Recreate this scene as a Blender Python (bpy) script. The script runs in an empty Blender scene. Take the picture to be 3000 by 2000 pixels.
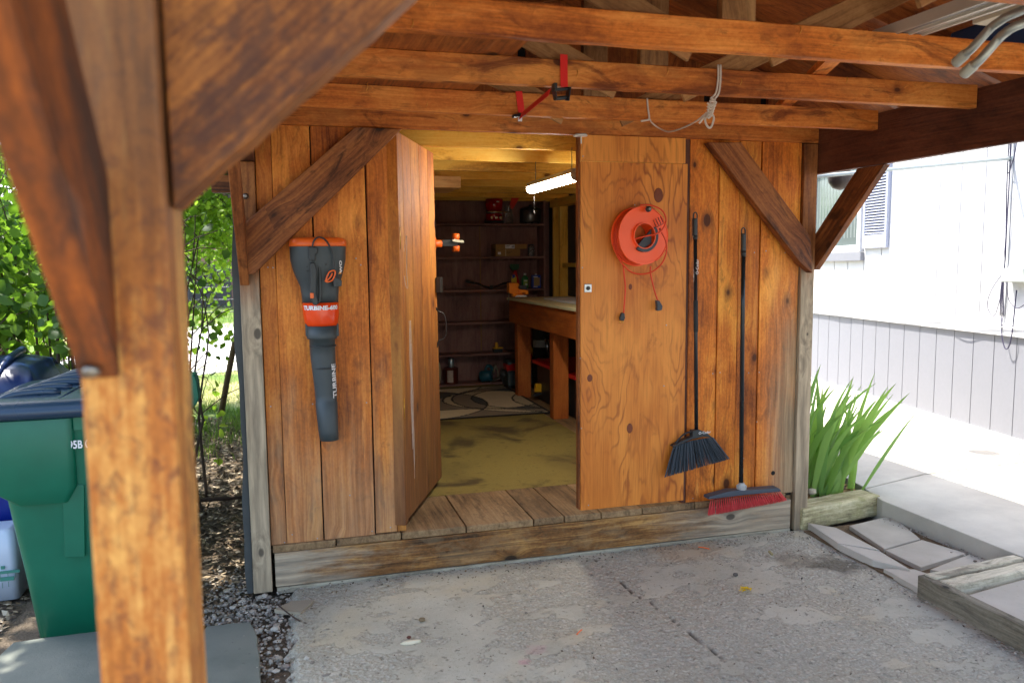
import bpy, math, random
import numpy as np
from mathutils import Vector, Matrix
random.seed(7); rng=np.random.default_rng(7)
S=bpy.context.scene; COL=S.collection
R_=math.radians

# ---------------- camera, world, sun, exposure ----------------
F,PIT,ROLL,YAW,CAMZ=2327.,.1037,.0097,.275,1.58
def _rm():
    cp,sp=math.cos(PIT),math.sin(PIT);c,s=math.cos(YAW),math.sin(YAW)
    fw=np.array([s,c,0]);rt=np.array([c,-s,0]);up=np.array([0,0,1.])
    f2=fw*cp-up*sp; d2=-(up*cp+fw*sp)
    return np.array([rt*math.cos(ROLL)+d2*math.sin(ROLL),-rt*math.sin(ROLL)+d2*math.cos(ROLL),f2])
CM=_rm(); CO=np.array([0,0,CAMZ])
cam=bpy.data.cameras.new('camera'); camo=bpy.data.objects.new('camera',cam); COL.objects.link(camo)
m=Matrix.Identity(4)
for i in range(3):
    m[i][0]=CM[0][i]; m[i][1]=-CM[1][i]; m[i][2]=-CM[2][i]; m[i][3]=CO[i]
camo.matrix_world=m
cam.sensor_width=36; cam.lens=F/3000*36; cam.clip_start=.05; cam.clip_end=500
cam.dof.use_dof=True; cam.dof.focus_distance=4.3; cam.dof.aperture_fstop=3.6
S.camera=camo
W=bpy.data.worlds.new('World'); S.world=W; W.use_nodes=True
nt=W.node_tree; bg=nt.nodes['Background']; sky=nt.nodes.new('ShaderNodeTexSky')
sky.sky_type='NISHITA'; sky.sun_disc=False
SD=Vector((-.38,.34,1.0)).normalized()     # direction to the sun
sky.sun_elevation=math.asin(SD.z); sky.sun_rotation=math.atan2(SD.x,SD.y)
sky.air_density=1.0; sky.dust_density=2.0; sky.ozone_density=1.0
nt.links.new(sky.outputs[0],bg.inputs[0]); bg.inputs[1].default_value=.15
sl=bpy.data.lights.new('sun','SUN'); sl.energy=2.8; sl.angle=R_(.53); sl.color=(1,.95,.87)
so=bpy.data.objects.new('sun',sl); COL.objects.link(so); so.rotation_euler=SD.to_track_quat('Z','Y').to_euler()
S.view_settings.view_transform='Standard'; S.view_settings.look='None'; S.view_settings.gamma=1
S.view_settings.exposure=2.1
S.render.engine='CYCLES'
S.cycles.max_bounces=10; S.cycles.diffuse_bounces=6; S.cycles.transparent_max_bounces=8

# ---------------- coordinates ----------------
def ray(x,y): return CM.T@np.array([(x-1500)/F,(y-1000)/F,1.])
def QY(x,y,D): d=ray(x,y); return Vector(CO+d*(D/d[1]))     # point of the plane y=D
def QX(x,y,D): d=ray(x,y); return Vector(CO+d*(D/d[0]))
def QZ(x,y,D): d=ray(x,y); return Vector(CO+d*((D-CAMZ)/d[2]))

# ---------------- materials ----------------
class N:
    def __init__(s,name):
        s.m=bpy.data.materials.new(name); s.m.use_nodes=True; s.t=s.m.node_tree
        s.p=s.t.nodes['Principled BSDF']; s.out=s.t.nodes['Material Output']
    def n(s,typ,ins=None,**kw):
        d=s.t.nodes.new(typ)
        for k,v in kw.items(): setattr(d,k,v)
        for k,v in (ins or {}).items(): s.put(d.inputs[k],v)
        return d
    def put(s,i,v):
        if isinstance(v,bpy.types.NodeSocket): s.t.links.new(v,i)
        elif isinstance(v,bpy.types.Node): s.t.links.new(v.outputs[0],i)
        else:
            if isinstance(v,(tuple,list)) and len(v)==3 and i.type=='RGBA': v=(*v,1)
            i.default_value=v
    def math(s,op,a,b=0.,c=None,clamp=False):
        d=s.n('ShaderNodeMath',{0:a,1:b},operation=op,use_clamp=clamp)
        if c is not None: s.put(d.inputs[2],c)
        return d.outputs[0]
    def vm(s,op,a,b):
        d=s.n('ShaderNodeVectorMath',{0:a,1:b},operation=op); return d.outputs[0]
    def mix(s,f,a,b,mode='MIX'):
        d=s.n('ShaderNodeMix',data_type='RGBA',blend_type=mode)
        s.put(d.inputs[0],f); s.put(d.inputs[6],a); s.put(d.inputs[7],b); return d.outputs[2]
    def noise(s,v,scale=5,detail=4,rough=.55,dist=0):
        return s.n('ShaderNodeTexNoise',{'Vector':v,'Scale':scale,'Detail':detail,'Roughness':rough,'Distortion':dist}).outputs[0]
    def vor(s,v,scale=5,feat='F1'):
        return s.n('ShaderNodeTexVoronoi',{'Vector':v,'Scale':scale},feature=feat)
    def ss(s,v,a,b,lo=0.,hi=1.):
        d=s.n('ShaderNodeMapRange',{0:v,1:a,2:b,3:lo,4:hi},interpolation_type='SMOOTHSTEP'); return d.outputs[0]
    def attr(s,name): return s.n('ShaderNodeAttribute',attribute_name=name)
    def pos(s): return s.n('ShaderNodeNewGeometry').outputs['Position']
    def bump(s,h,st=.3,dist=.005):
        b=s.n('ShaderNodeBump',{'Strength':st,'Distance':dist,'Height':h}); s.t.links.new(b.outputs[0],s.p.inputs['Normal'])
def srgb(r,g,b):
    f=lambda c:(c/255/12.92 if c/255<=.04045 else ((c/255+.055)/1.055)**2.4)
    return (f(r),f(g),f(b))
MATS={}
def plain(name,col,rough=.5,metal=0.,var=.12,scale=25,emit=0,spec=None,bump=0,trans=0):
    if name in MATS: return MATS[name]
    k=N(name); g=k.n('ShaderNodeTexCoord').outputs['Object']
    n=k.noise(g,scale,5); n2=k.noise(g,scale*.15,3)
    v=k.math('MULTIPLY_ADD',n,var*2,1-var); v=k.math('MULTIPLY',v,k.math('MULTIPLY_ADD',n2,var*1.6,1-var*.8))
    c=k.n('ShaderNodeVectorMath',{0:tuple(col),3:v},operation='SCALE')
    k.put(k.p.inputs['Base Color'],c.outputs[0])
    k.put(k.p.inputs['Roughness'],k.math('MULTIPLY_ADD',n2,.25,rough-.12,clamp=True)); k.p.inputs['Metallic'].default_value=metal
    if trans: k.p.inputs['Transmission Weight'].default_value=trans
    if emit:
        k.p.inputs['Emission Color'].default_value=(*col,1); k.p.inputs['Emission Strength'].default_value=emit
    if bump: k.bump(n,bump,.002)
    MATS[name]=k.m; return k.m
def wood(name,dark,mid,light,warm=(1.,.975,.76),*,knots=.35,rough=.62,wz=None,wcol=(.30,.26,.20),stain=.5,streak=.6,tint=.28,fibre=1.,blotch=None,wamt=1.,wx=None,bsc=(11,17)):
    dark,mid,light=[tuple(a*b for a,b in zip(c_,warm)) for c_ in (dark,mid,light)]
    k=N(name); g=k.attr('g').outputs['Vector']; rn=k.attr('rn').outputs['Fac']
    # knots
    kv=k.vm('MULTIPLY',g,(4.6,7.5,7.5)); vo=k.vor(kv,1.0); kd=vo.outputs['Distance']
    sep=k.n('ShaderNodeSeparateColor',{0:vo.outputs['Color']})
    act=k.math('LESS_THAN',sep.outputs[0],knots)
    ksz=k.math('MULTIPLY_ADD',sep.outputs[1],.10,.07)
    core=k.math('MULTIPLY',act,k.ss(k.math('DIVIDE',kd,ksz),1.15,.8))
    ringm=k.math('MULTIPLY',act,k.ss(k.math('DIVIDE',kd,ksz),2.2,.9))
    halo=k.math('MULTIPLY',act,k.ss(kd,.6,.0))
    # warped grain
    w1=k.noise(k.vm('MULTIPLY',g,(1.3,5,5)),1,3)
    off=k.math('ADD',k.math('MULTIPLY',w1,.05),k.math('MULTIPLY',halo,.035))
    cx=k.n('ShaderNodeCombineXYZ',{1:off}).outputs[0]
    gw=k.vm('ADD',g,cx)
    f1=k.noise(k.vm('MULTIPLY',gw,(2.2,55,30)),1,6,.6)
    f2=k.noise(k.vm('MULTIPLY',gw,(7,190,120)),1,4,.6)
    rng_=k.noise(k.vm('MULTIPLY',gw,(.45,16,9)),1,2)
    rr=k.math('SINE',k.math('MULTIPLY',rng_,42.)); rr=k.math('MULTIPLY_ADD',rr,.5,.5); rr=k.math('POWER',rr,2.)
    big=k.noise(k.vm('MULTIPLY',g,(1.7,4.5,4.5)),1,4,.6,.4)
    t=k.math('ADD',k.math('MULTIPLY',f1,.75*streak),k.math('MULTIPLY',big,.85))
    t=k.math('ADD',t,k.math('MULTIPLY',rr,-.13*streak)); t=k.math('ADD',t,k.math('MULTIPLY',f2,.30*fibre)); fz=k.noise(k.vm('MULTIPLY',g,(60,90,90)),1,4,.7); t=k.math('ADD',t,k.math('MULTIPLY',k.math('SUBTRACT',fz,.5),.30))
    t=k.math('SUBTRACT',t,.10*streak+.02)
    ramp=k.n('ShaderNodeValToRGB',{0:t}); e=ramp.color_ramp.elements
    ctr=.375*streak+.425-.049*streak+.15*fibre-.10*streak-.02; e[0].position=ctr-.25; e[0].color=(*dark,1); e[1].position=min(1,ctr+.22); e[1].color=(*light,1)
    x=ramp.color_ramp.elements.new(ctr-.02); x.color=(*mid,1)
    c=ramp.outputs[0]
    # blotchy stain and drips
    st=k.noise(k.vm('MULTIPLY',g,(3,9,9)),1,5,.65,1.2); sm=k.math('MULTIPLY',k.ss(st,.53,.70),stain)
    c=k.mix(sm,c,tuple(q*.8 for q in dark))
    bl=k.noise(k.vm('MULTIPLY',g,(1.6,13,13)),1,5,.7,.3); c=k.mix(k.math('MULTIPLY',k.ss(bl,.58,.74),.5),c,tuple(min(1,q*1.12+.03) for q in light))
    gm=k.noise(k.vm('MULTIPLY',g,(9,15,15)),1,6,.75,.8); c=k.mix(k.math('MULTIPLY',k.ss(gm,.54,.70),.45*min(1,stain*1.5)),c,tuple(q*.55 for q in dark))
    if blotch:
        b=k.noise(k.vm('MULTIPLY',g,(bsc[0],bsc[1],bsc[1])),1,6,.68,.5); b2=k.noise(k.vm('MULTIPLY',g,(3.,7,7)),1,3); b=k.math('ADD',b,k.math('MULTIPLY',k.math('SUBTRACT',b2,.5),.5)); c=k.mix(k.math('MULTIPLY',k.ss(b,.46,.66),blotch[1]),c,blotch[0])
    # board tint
    ti=k.math('MULTIPLY_ADD',rn,tint*2,1-tint); c=k.n('ShaderNodeVectorMath',{0:c,3:ti},operation='SCALE').outputs[0]
    rd=k.math('MULTIPLY',ringm,.55); c=k.mix(rd,c,tuple(q*.75 for q in dark)); c=k.mix(k.math('MULTIPLY',core,.9),c,tuple(q*.38 for q in dark))
    if wz:
        P=k.n('ShaderNodeSeparateXYZ',{0:k.pos()}); wn=k.noise(k.vm('MULTIPLY',g,(2.2,9,9)),1,4,.6)
        h=k.math('ADD',P.outputs[2],k.math('MULTIPLY',k.math('SUBTRACT',wn,.5),wz[2]))
        wm=k.math('MULTIPLY',k.ss(h,wz[1],wz[0]),wamt)
        if len(wz)>3:   # and a side towards which the weather reaches
            xm=k.ss(P.outputs[0],wz[3],wz[4]); wm=k.math('MULTIPLY',wm,xm)
        gc=k.mix(k.ss(f1,.3,.75),tuple(q*.55 for q in wcol),tuple(min(1,q*1.35) for q in wcol))
        c=k.mix(wm,c,k.mix(k.math('MULTIPLY',core,.8),gc,(.05,.04,.03)))
    if wx:          # grey, bleached ends of a long board
        X=k.n('ShaderNodeSeparateXYZ',{0:k.pos()}).outputs[0]; wn=k.noise(k.vm('MULTIPLY',g,(3.,14,9)),1,5,.65)
        xx=k.math('ADD',X,k.math('MULTIPLY',k.math('SUBTRACT',wn,.5),wx[4]))
        wm=k.math('MAXIMUM',k.ss(xx,wx[1],wx[0]),k.ss(xx,wx[2],wx[3])); gc=k.mix(k.ss(f1,.3,.75),tuple(q*.6 for q in wcol),tuple(min(1,q*1.3) for q in wcol))
        c=k.mix(k.math('MULTIPLY',wm,wamt),c,k.mix(k.math('MULTIPLY',core,.8),gc,(.05,.04,.03)))
    k.put(k.p.inputs['Base Color'],c)
    k.put(k.p.inputs['Roughness'],k.math('MULTIPLY_ADD',f1,.3,rough-.15,clamp=True))
    k.p.inputs['Specular IOR Level'].default_value=.35
    hh=k.math('ADD',k.math('MULTIPLY',f1,1.),k.math('MULTIPLY',f2,.4)); hh=k.math('SUBTRACT',hh,k.math('MULTIPLY',ringm,.4))
    k.bump(hh,.45,.003)
    MATS[name]=k.m; return k.m
def plywood(name,base,line,light):
    k=N(name); g=k.attr('g').outputs['Vector']
    kv=k.vm('MULTIPLY',g,(1.6,2.6,1)); vo=k.vor(kv,1.0); kd=vo.outputs['Distance']
    sep=k.n('ShaderNodeSeparateColor',{0:vo.outputs['Color']}); act=k.math('LESS_THAN',sep.outputs[0],.55)
    core=k.math('MULTIPLY',act,k.ss(kd,.062,.042)); ringm=k.math('MULTIPLY',act,k.ss(kd,.085,.05)); halo=k.math('MULTIPLY',act,k.ss(kd,.33,0.))
    n1=k.noise(k.vm('MULTIPLY',g,(.8,3.2,1)),1,4,.5,.35)
    n2=k.noise(k.vm('MULTIPLY',g,(5,16,1)),1,2)
    f=k.math('ADD',k.math('MULTIPLY',n1,135.),k.math('MULTIPLY',halo,16.)); f=k.math('ADD',f,k.math('MULTIPLY',n2,4.5))
    s_=k.math('MULTIPLY_ADD',k.math('SINE',f),.5,.5); s_=k.math('POWER',s_,5.)
    msk=k.ss(k.noise(k.vm('MULTIPLY',g,(1.1,2.6,1)),1,3),.36,.62)
    fi=k.noise(k.vm('MULTIPLY',g,(5,120,1)),1,5,.6)
    big=k.noise(k.vm('MULTIPLY',g,(1.2,3.5,1)),1,3,.6)
    c=k.mix(k.ss(big,.3,.72),base,light)
    c=k.mix(k.math('MULTIPLY',k.math('MULTIPLY',s_,msk),.8),c,line)
    c=k.mix(k.math('MULTIPLY',k.ss(fi,.45,.8),.3),c,tuple(q*1.2 for q in light)); c=k.mix(k.math('MULTIPLY',k.ss(fi,.5,.2),.35),c,line)
    st=k.noise(k.vm('MULTIPLY',g,(4,5,1)),1,6,.65,.8); c=k.mix(k.math('MULTIPLY',k.ss(st,.58,.75),.45),c,tuple(q*.7 for q in line))
    c=k.mix(k.math('MULTIPLY',ringm,.75),c,tuple(q*.45 for q in line)); c=k.mix(core,c,tuple(q*.75 for q in line))
    k.put(k.p.inputs['Base Color'],c); k.p.inputs['Roughness'].default_value=.5; k.p.inputs['Specular IOR Level'].default_value=.4
    k.bump(fi,.2,.002); MATS[name]=k.m; return k.m

WM=wood('stained_plank',srgb(108,48,14),srgb(192,108,42),srgb(230,154,74),knots=.5,stain=.6,tint=.2,streak=.35,wz=(.15,1.2,1.3),wcol=(.36,.24,.13),wamt=.65)
WMR=wood('stained_plank_east',srgb(110,50,12),srgb(202,112,38),srgb(240,164,72),knots=.55,stain=.55,tint=.18,streak=.35,wz=(.6,1.75,1.2,2.50,2.74),wcol=(.38,.29,.17),wamt=.9)
WB=wood('brace_wood',srgb(58,30,18),srgb(120,68,38),srgb(166,104,62),knots=.22,stain=.8,tint=.1,fibre=1.3,streak=.8)
WPOST=wood('corner_post_wood',srgb(62,34,20),srgb(124,74,42),srgb(166,110,66),knots=.3,stain=.5,wz=(1.35,1.65,.5),wcol=(.43,.34,.225),wamt=.95)
WJ=wood('joist_wood',srgb(120,54,16),srgb(206,116,48),srgb(238,158,84),knots=.3,stain=.9,tint=.14,streak=.5,blotch=(srgb(120,60,26),.35),bsc=(5,9))
WBEAM=wood('beam_wood',srgb(50,26,22),srgb(92,52,42),srgb(118,72,56),knots=.15,stain=.4,tint=.05)
WROOF=wood('roof_sheathing_wood',srgb(80,38,16),srgb(142,76,34),srgb(178,106,52),knots=.2,stain=.5)
WWEB=wood('truss_web_wood',srgb(96,62,40),srgb(152,108,72),srgb(184,140,100),knots=.2,stain=.5,tint=.2)
WFORE=wood('front_post_wood',srgb(100,54,26),srgb(196,118,54),srgb(250,196,120),knots=.0,stain=.4,tint=.02,streak=.4,fibre=1.2,blotch=(srgb(122,70,44),.75),bsc=(34,55),wz=(1.80,1.42,.5),wcol=(.20,.12,.065),wamt=.65)
WFORED=wood('front_brace_wood',srgb(50,32,26),srgb(122,72,42),srgb(204,132,70),knots=.0,stain=.5,tint=.02,streak=.4,blotch=(srgb(78,52,44),.65),bsc=(24,44))
WRED=wood('rusty_brace_wood',srgb(70,44,32),srgb(150,82,42),srgb(226,126,54),knots=.0,stain=.5,tint=.02,streak=.5,blotch=(srgb(62,44,40),.75),bsc=(5,14))
WPINE=wood('inner_pine',srgb(176,116,40),srgb(240,184,80),srgb(250,210,116),knots=.3,stain=.12,tint=.12,streak=.4)
WDOOR=wood('door_plank',srgb(126,60,18),srgb(206,122,46),srgb(236,162,74),knots=.22,stain=.45,tint=.08,streak=.4,wz=(.35,2.1,.9),wcol=(.15,.068,.03),wamt=.85)  # colour darkened towards the bottom to offset the bounced light there
WSILL=wood('sill_wood',srgb(60,40,22),srgb(136,92,52),srgb(196,150,96),knots=.2,stain=.8,fibre=1.4,streak=.8,blotch=((.34,.24,.13),.3),wcol=(.50,.43,.32),wx=(-.1,.5,1.7,2.6,1.5),wamt=.7)
WFLOOR=wood('threshold_wood',srgb(80,62,44),srgb(136,108,76),srgb(166,138,102),warm=(1,.98,.92),knots=.2,stain=.6,tint=.15)
WSHELF=wood('shelf_wood',srgb(92,64,60),srgb(138,100,94),srgb(168,128,118),warm=(1,.98,.92),knots=.0,stain=.3,tint=.05,streak=.3)
WBENCH=wood('bench_wood',srgb(120,60,24),srgb(176,92,38),srgb(200,116,54),knots=.08,stain=.25,tint=.06,streak=.4)
WGREY=wood('weathered_timber',srgb(98,92,80),srgb(172,164,146),srgb(206,200,182),warm=(1,.98,.92),knots=.1,stain=.6,fibre=1.6,rough=.85)
WTIE=wood('tie_timber',srgb(96,88,66),srgb(164,156,122),srgb(200,194,164),warm=(1,.98,.92),knots=.15,stain=.5,fibre=1.6,rough=.85,blotch=(srgb(128,126,76),.6))
WEDGE=wood('edging_board_wood',srgb(70,66,58),srgb(126,118,102),srgb(160,152,136),warm=(1,.98,.92),knots=.3,stain=.5,fibre=1.4,rough=.85)
PLY=plywood('plywood',srgb(200,112,34),srgb(140,60,14),srgb(236,152,62))

# ---------------- mesh builder ----------------
class MB:
    def __init__(s): s.v=[];s.f=[];s.g=[];s.r=[];s.m=[];s.sm=[]
    def add(s,vs,fs,g=None,r=0.5,mi=0,sm=False):
        b=len(s.v); s.v+= [tuple(v) for v in vs]; s.f+=[tuple(i+b for i in f) for f in fs]
        s.g+= [tuple(x) for x in (g if g is not None else vs)]; s.r+=[r]*len(vs); s.m+=[mi]*len(fs); s.sm+=[sm]*len(fs)
        return s
    def beam(s,p0,p1,wd,w,t,seg=1,jit=0.,r=None,mi=0):
        """rectangular bar p0->p1 about its centre line; w along wd, t across"""
        p0=Vector(p0);p1=Vector(p1);a=(p1-p0);L=a.length;a.normalize()
        u=Vector(wd);u=(u-a*u.dot(a)).normalized();v=a.cross(u)
        r=random.random() if r is None else r
        o=(r*13.7,r*7.3,r*3.1)
        vs=[];g=[]
        for i in range(seg+1):
            q=i/seg
            for su,sv in ((-1,-1),(1,-1),(1,1),(-1,1)):
                ju=su*w/2+(random.uniform(-jit,jit) if jit else 0);jv=sv*t/2+(random.uniform(-jit,jit)*.5 if jit else 0)
                vs.append(p0+a*(L*q)+u*ju+v*jv); g.append((L*q+o[0],su*w/2+o[1],sv*t/2+o[2]))
        fs=[(3,2,1,0),(seg*4,seg*4+1,seg*4+2,seg*4+3)]
        for i in range(seg):
            b=i*4
            for j in range(4): fs.append((b+j,b+(j+1)%4,b+4+(j+1)%4,b+4+j))
        return s.add(vs,fs,g,r,mi)
    def box(s,lo,hi,ax=None,r=None,mi=0,seg=1,jit=0.):
        lo=Vector(lo);hi=Vector(hi);d=[abs(hi[i]-lo[i]) for i in range(3)]
        if ax is None: ax=d.index(max(d))
        c=(lo+hi)/2;p0=c.copy();p1=c.copy();p0[ax]=lo[ax];p1[ax]=hi[ax]
        o=[i for i in range(3) if i!=ax]; wi=o[0] if d[o[0]]>=d[o[1]] else o[1]; ti=o[1] if wi==o[0] else o[0]
        wd=[0,0,0];wd[wi]=1
        return s.beam(p0,p1,wd,d[wi],d[ti],seg,jit,r,mi)
    def prism(s,pts,ext,gdir=None,r=None,mi=0):
        """planar outline pts extruded by ext"""
        pts=[Vector(p) for p in pts]; e=Vector(ext); n=len(pts); r=random.random() if r is None else r
        gd=Vector(gdir).normalized() if gdir is not None else (pts[1]-pts[0]).normalized()
        en=e.normalized(); cr=en.cross(gd)
        vs=pts+[p+e for p in pts]; g=[(p.dot(gd)+r*9,p.dot(cr)+r*5,p.dot(en)+r) for p in vs]
        nrm=Vector((0,0,0))
        for i in range(n): nrm+=pts[i].cross(pts[(i+1)%n])
        flip=nrm.dot(e)>0
        f0=list(range(n)); f1=[i+n for i in range(n)]
        fs=[tuple(f0[::-1] if flip else f0),tuple(f1 if flip else f1[::-1])]
        for i in range(n):
            j=(i+1)%n; q=(i,j,j+n,i+n); fs.append(q if flip else q[::-1])
        return s.add(vs,fs,g,r,mi)
    def tube(s,pts,rad,seg=8,mi=0,cap=True,r=.5):
        pts=[Vector(p) for p in pts]; n=len(pts); rr=rad if isinstance(rad,(list,tuple)) else [rad]*n
        vs=[];g=[];L=0; up=None
        for i,p in enumerate(pts):
            t=(pts[min(i+1,n-1)]-pts[max(i-1,0)]).normalized()
            if up is None:
                up=Vector((0,0,1)) if abs(t.z)<.9 else Vector((1,0,0))
            u=t.cross(up); u=u.normalized() if u.length>1e-5 else Vector((1,0,0)); w=u.cross(t).normalized(); up=w
            if i: L+=(p-pts[i-1]).length
            for k in range(seg):
                a=2*math.pi*k/seg; vs.append(p+(u*math.cos(a)+w*math.sin(a))*rr[i]); g.append((L,a*rr[i],0))
        fs=[]
        for i in range(n-1):
            for k in range(seg): fs.append((i*seg+k,i*seg+(k+1)%seg,(i+1)*seg+(k+1)%seg,(i+1)*seg+k))
        s.add(vs,fs,g,r,mi,True)
        if cap:
            b=len(s.v)-n*seg
            s.f+=[tuple(b+k for k in range(seg))[::-1],tuple(b+(n-1)*seg+k for k in range(seg))]; s.m+=[mi,mi]; s.sm+=[False,False]
        return s
    def lathe(s,c,prof,seg=20,axis=(0,0,1),mi=0,sx=1,sy=1,xdir=None,cap=True,r=.5):
        """profile [(radius, height)] turned about axis from c"""
        a=Vector(axis).normalized(); x=Vector(xdir) if xdir else (Vector((1,0,0)) if abs(a.x)<.9 else Vector((0,1,0)))
        x=(x-a*x.dot(a)).normalized(); y=a.cross(x); c=Vector(c); vs=[];g=[]
        for rad,h in prof:
            for k in range(seg):
                t=2*math.pi*k/seg; vs.append(c+a*h+x*(rad*sx*math.cos(t))+y*(rad*sy*math.sin(t))); g.append((h,t*.1,rad))
        fs=[]
        for i in range(len(prof)-1):
            for k in range(seg): fs.append((i*seg+k,i*seg+(k+1)%seg,(i+1)*seg+(k+1)%seg,(i+1)*seg+k))
        s.add(vs,fs,g,r,mi,True)
        if cap:
            b=len(s.v)-len(prof)*seg
            if prof[0][0]>1e-4: s.f.append(tuple(b+k for k in range(seg))[::-1]); s.m.append(mi); s.sm.append(False)
            if prof[-1][0]>1e-4: s.f.append(tuple(b+(len(prof)-1)*seg+k for k in range(seg))); s.m.append(mi); s.sm.append(False)
        return s
    def build(s,name,mats,parent=None,bevel=0,loc=None):
        me=bpy.data.meshes.new(name)
        off=Vector((0,0,0))
        if parent is not None: off=Vector(parent['_w'])
        elif loc is not None: off=Vector(loc)
        V=np.array(s.v,dtype=np.float32).reshape(-1,3)-np.array(off,dtype=np.float32)
        me.from_pydata(V.tolist(),[],s.f)
        ga=me.attributes.new('g','FLOAT_VECTOR','POINT'); ga.data.foreach_set('vector',np.array(s.g,dtype=np.float32).ravel())
        ra=me.attributes.new('rn','FLOAT','POINT'); ra.data.foreach_set('value',np.array(s.r,dtype=np.float32))
        if not isinstance(mats,(list,tuple)): mats=[mats]
        for m_ in mats: me.materials.append(m_)
        me.polygons.foreach_set('material_index',s.m); me.polygons.foreach_set('use_smooth',s.sm)
        me.update()
        o=bpy.data.objects.new(name,me); COL.objects.link(o); WP[o.name]=tuple(off)
        if parent is not None:
            o.parent=parent; o['_w']=tuple(off)
        else: o.location=off; o['_w']=tuple(off)
        if bevel:
            b=o.modifiers.new('bevel','BEVEL'); b.width=bevel; b.segments=2; b.limit_method='ANGLE'; b.angle_limit=R_(40)
        return o
WP={}
def tag(o,label=None,cat=None,group=None,kind=None):
    if label: o['label']=label
    if cat: o['category']=cat
    if group: o['group']=group
    if kind: o['kind']=kind
    return o
def thing(name,loc,label,cat,group=None):
    o=bpy.data.objects.new(name,None); COL.objects.link(o); o.location=loc; o['_w']=tuple(loc); o.empty_display_size=.1
    return tag(o,label,cat,group)
def text(body,name,mat,parent,origin,xd,yd,size,depth=.0006,sx=1.,bold=.0):
    """lettering as a thin mesh: baseline origin, x and y directions"""
    cu=bpy.data.curves.new('t','FONT'); cu.body=body; cu.size=size; cu.extrude=depth; cu.offset=bold; cu.resolution_u=3
    o=bpy.data.objects.new('t',cu); COL.objects.link(o); bpy.context.view_layer.update()
    me=bpy.data.meshes.new_from_object(o.evaluated_get(bpy.context.evaluated_depsgraph_get()))
    bpy.data.objects.remove(o); bpy.data.curves.remove(cu)
    X=Vector(xd).normalized();Y=Vector(yd);Y=(Y-X*Y.dot(X)).normalized();Z=X.cross(Y)
    off=Vector(parent['_w']); O_=Vector(origin)
    for v in me.vertices:
        c=v.co; v.co=O_+X*c.x*sx+Y*c.y+Z*c.z-off
    me.materials.clear(); me.materials.append(mat); me.name=name
    ob=bpy.data.objects.new(name,me); COL.objects.link(ob); ob.parent=parent; ob['_w']=tuple(off); return ob
def curve(pts,n=6):
    """Catmull-Rom through pts"""
    P=[Vector(p) for p in pts]; P=[P[0]*2-P[1]]+P+[P[-1]*2-P[-2]]; out=[]
    for i in range(1,len(P)-2):
        a,b,c,d=P[i-1:i+3]
        for k in range(n):
            t=k/n; out.append(.5*((2*b)+(c-a)*t+(2*a-5*b+4*c-d)*t*t+(3*b-3*c+d-a)*t**3))
    out.append(P[-2]); return out
# value noise for real relief
_T=rng.random((256,256))
def vnoise(x,y):
    xi=np.floor(x).astype(int);yi=np.floor(y).astype(int);fx=x-xi;fy=y-yi;fx=fx*fx*(3-2*fx);fy=fy*fy*(3-2*fy)
    g=lambda a,b:_T[a%256,b%256]
    return (g(xi,yi)*(1-fx)+g(xi+1,yi)*fx)*(1-fy)+(g(xi,yi+1)*(1-fx)+g(xi+1,yi+1)*fx)*fy
def fbm(x,y,o=4):
    s=0;a=.5
    for i in range(o): s=s+a*vnoise(x*2**i+i*17.3,y*2**i+i*9.1);a*=.5
    return s
# ================= SETTING =================
def sheet_mat():
    k=N('soil_and_lawn'); P=k.pos(); n=k.noise(P,.8,6); n2=k.noise(P,14,6,.7); n3=k.noise(P,90,3)
    sp=k.n('ShaderNodeSeparateXYZ',{0:P})
    soil=k.mix(n2,srgb(46,38,30),srgb(128,112,92)); lawn=k.mix(n2,srgb(120,124,58),srgb(196,186,128)); lawn=k.mix(k.ss(n,.42,.6),lawn,srgb(96,124,40))
    far=k.ss(k.math('ADD',sp.outputs[1],k.math('MULTIPLY',n,1.5)),9.2,9.7)
    k.put(k.p.inputs['Base Color'],k.mix(far,soil,lawn)); k.p.inputs['Roughness'].default_value=.95
    k.bump(k.math('ADD',n2,n3),.8,.02); return k.m
mb=MB(); xs=np.linspace(-60,60,61); ys=np.linspace(-30,90,61)
gv=[(x,y,-.03+(.0 if abs(x)<8 and -4<y<14 else .1*(vnoise(np.array(x*.2),np.array(y*.2))-.5))) for y in ys for x in xs]
gf=[(j*61+i,j*61+i+1,(j+1)*61+i+1,(j+1)*61+i) for j in range(60) for i in range(60)]
mb.add(gv,gf); tag(mb.build('ground',sheet_mat()),kind='structure')

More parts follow.
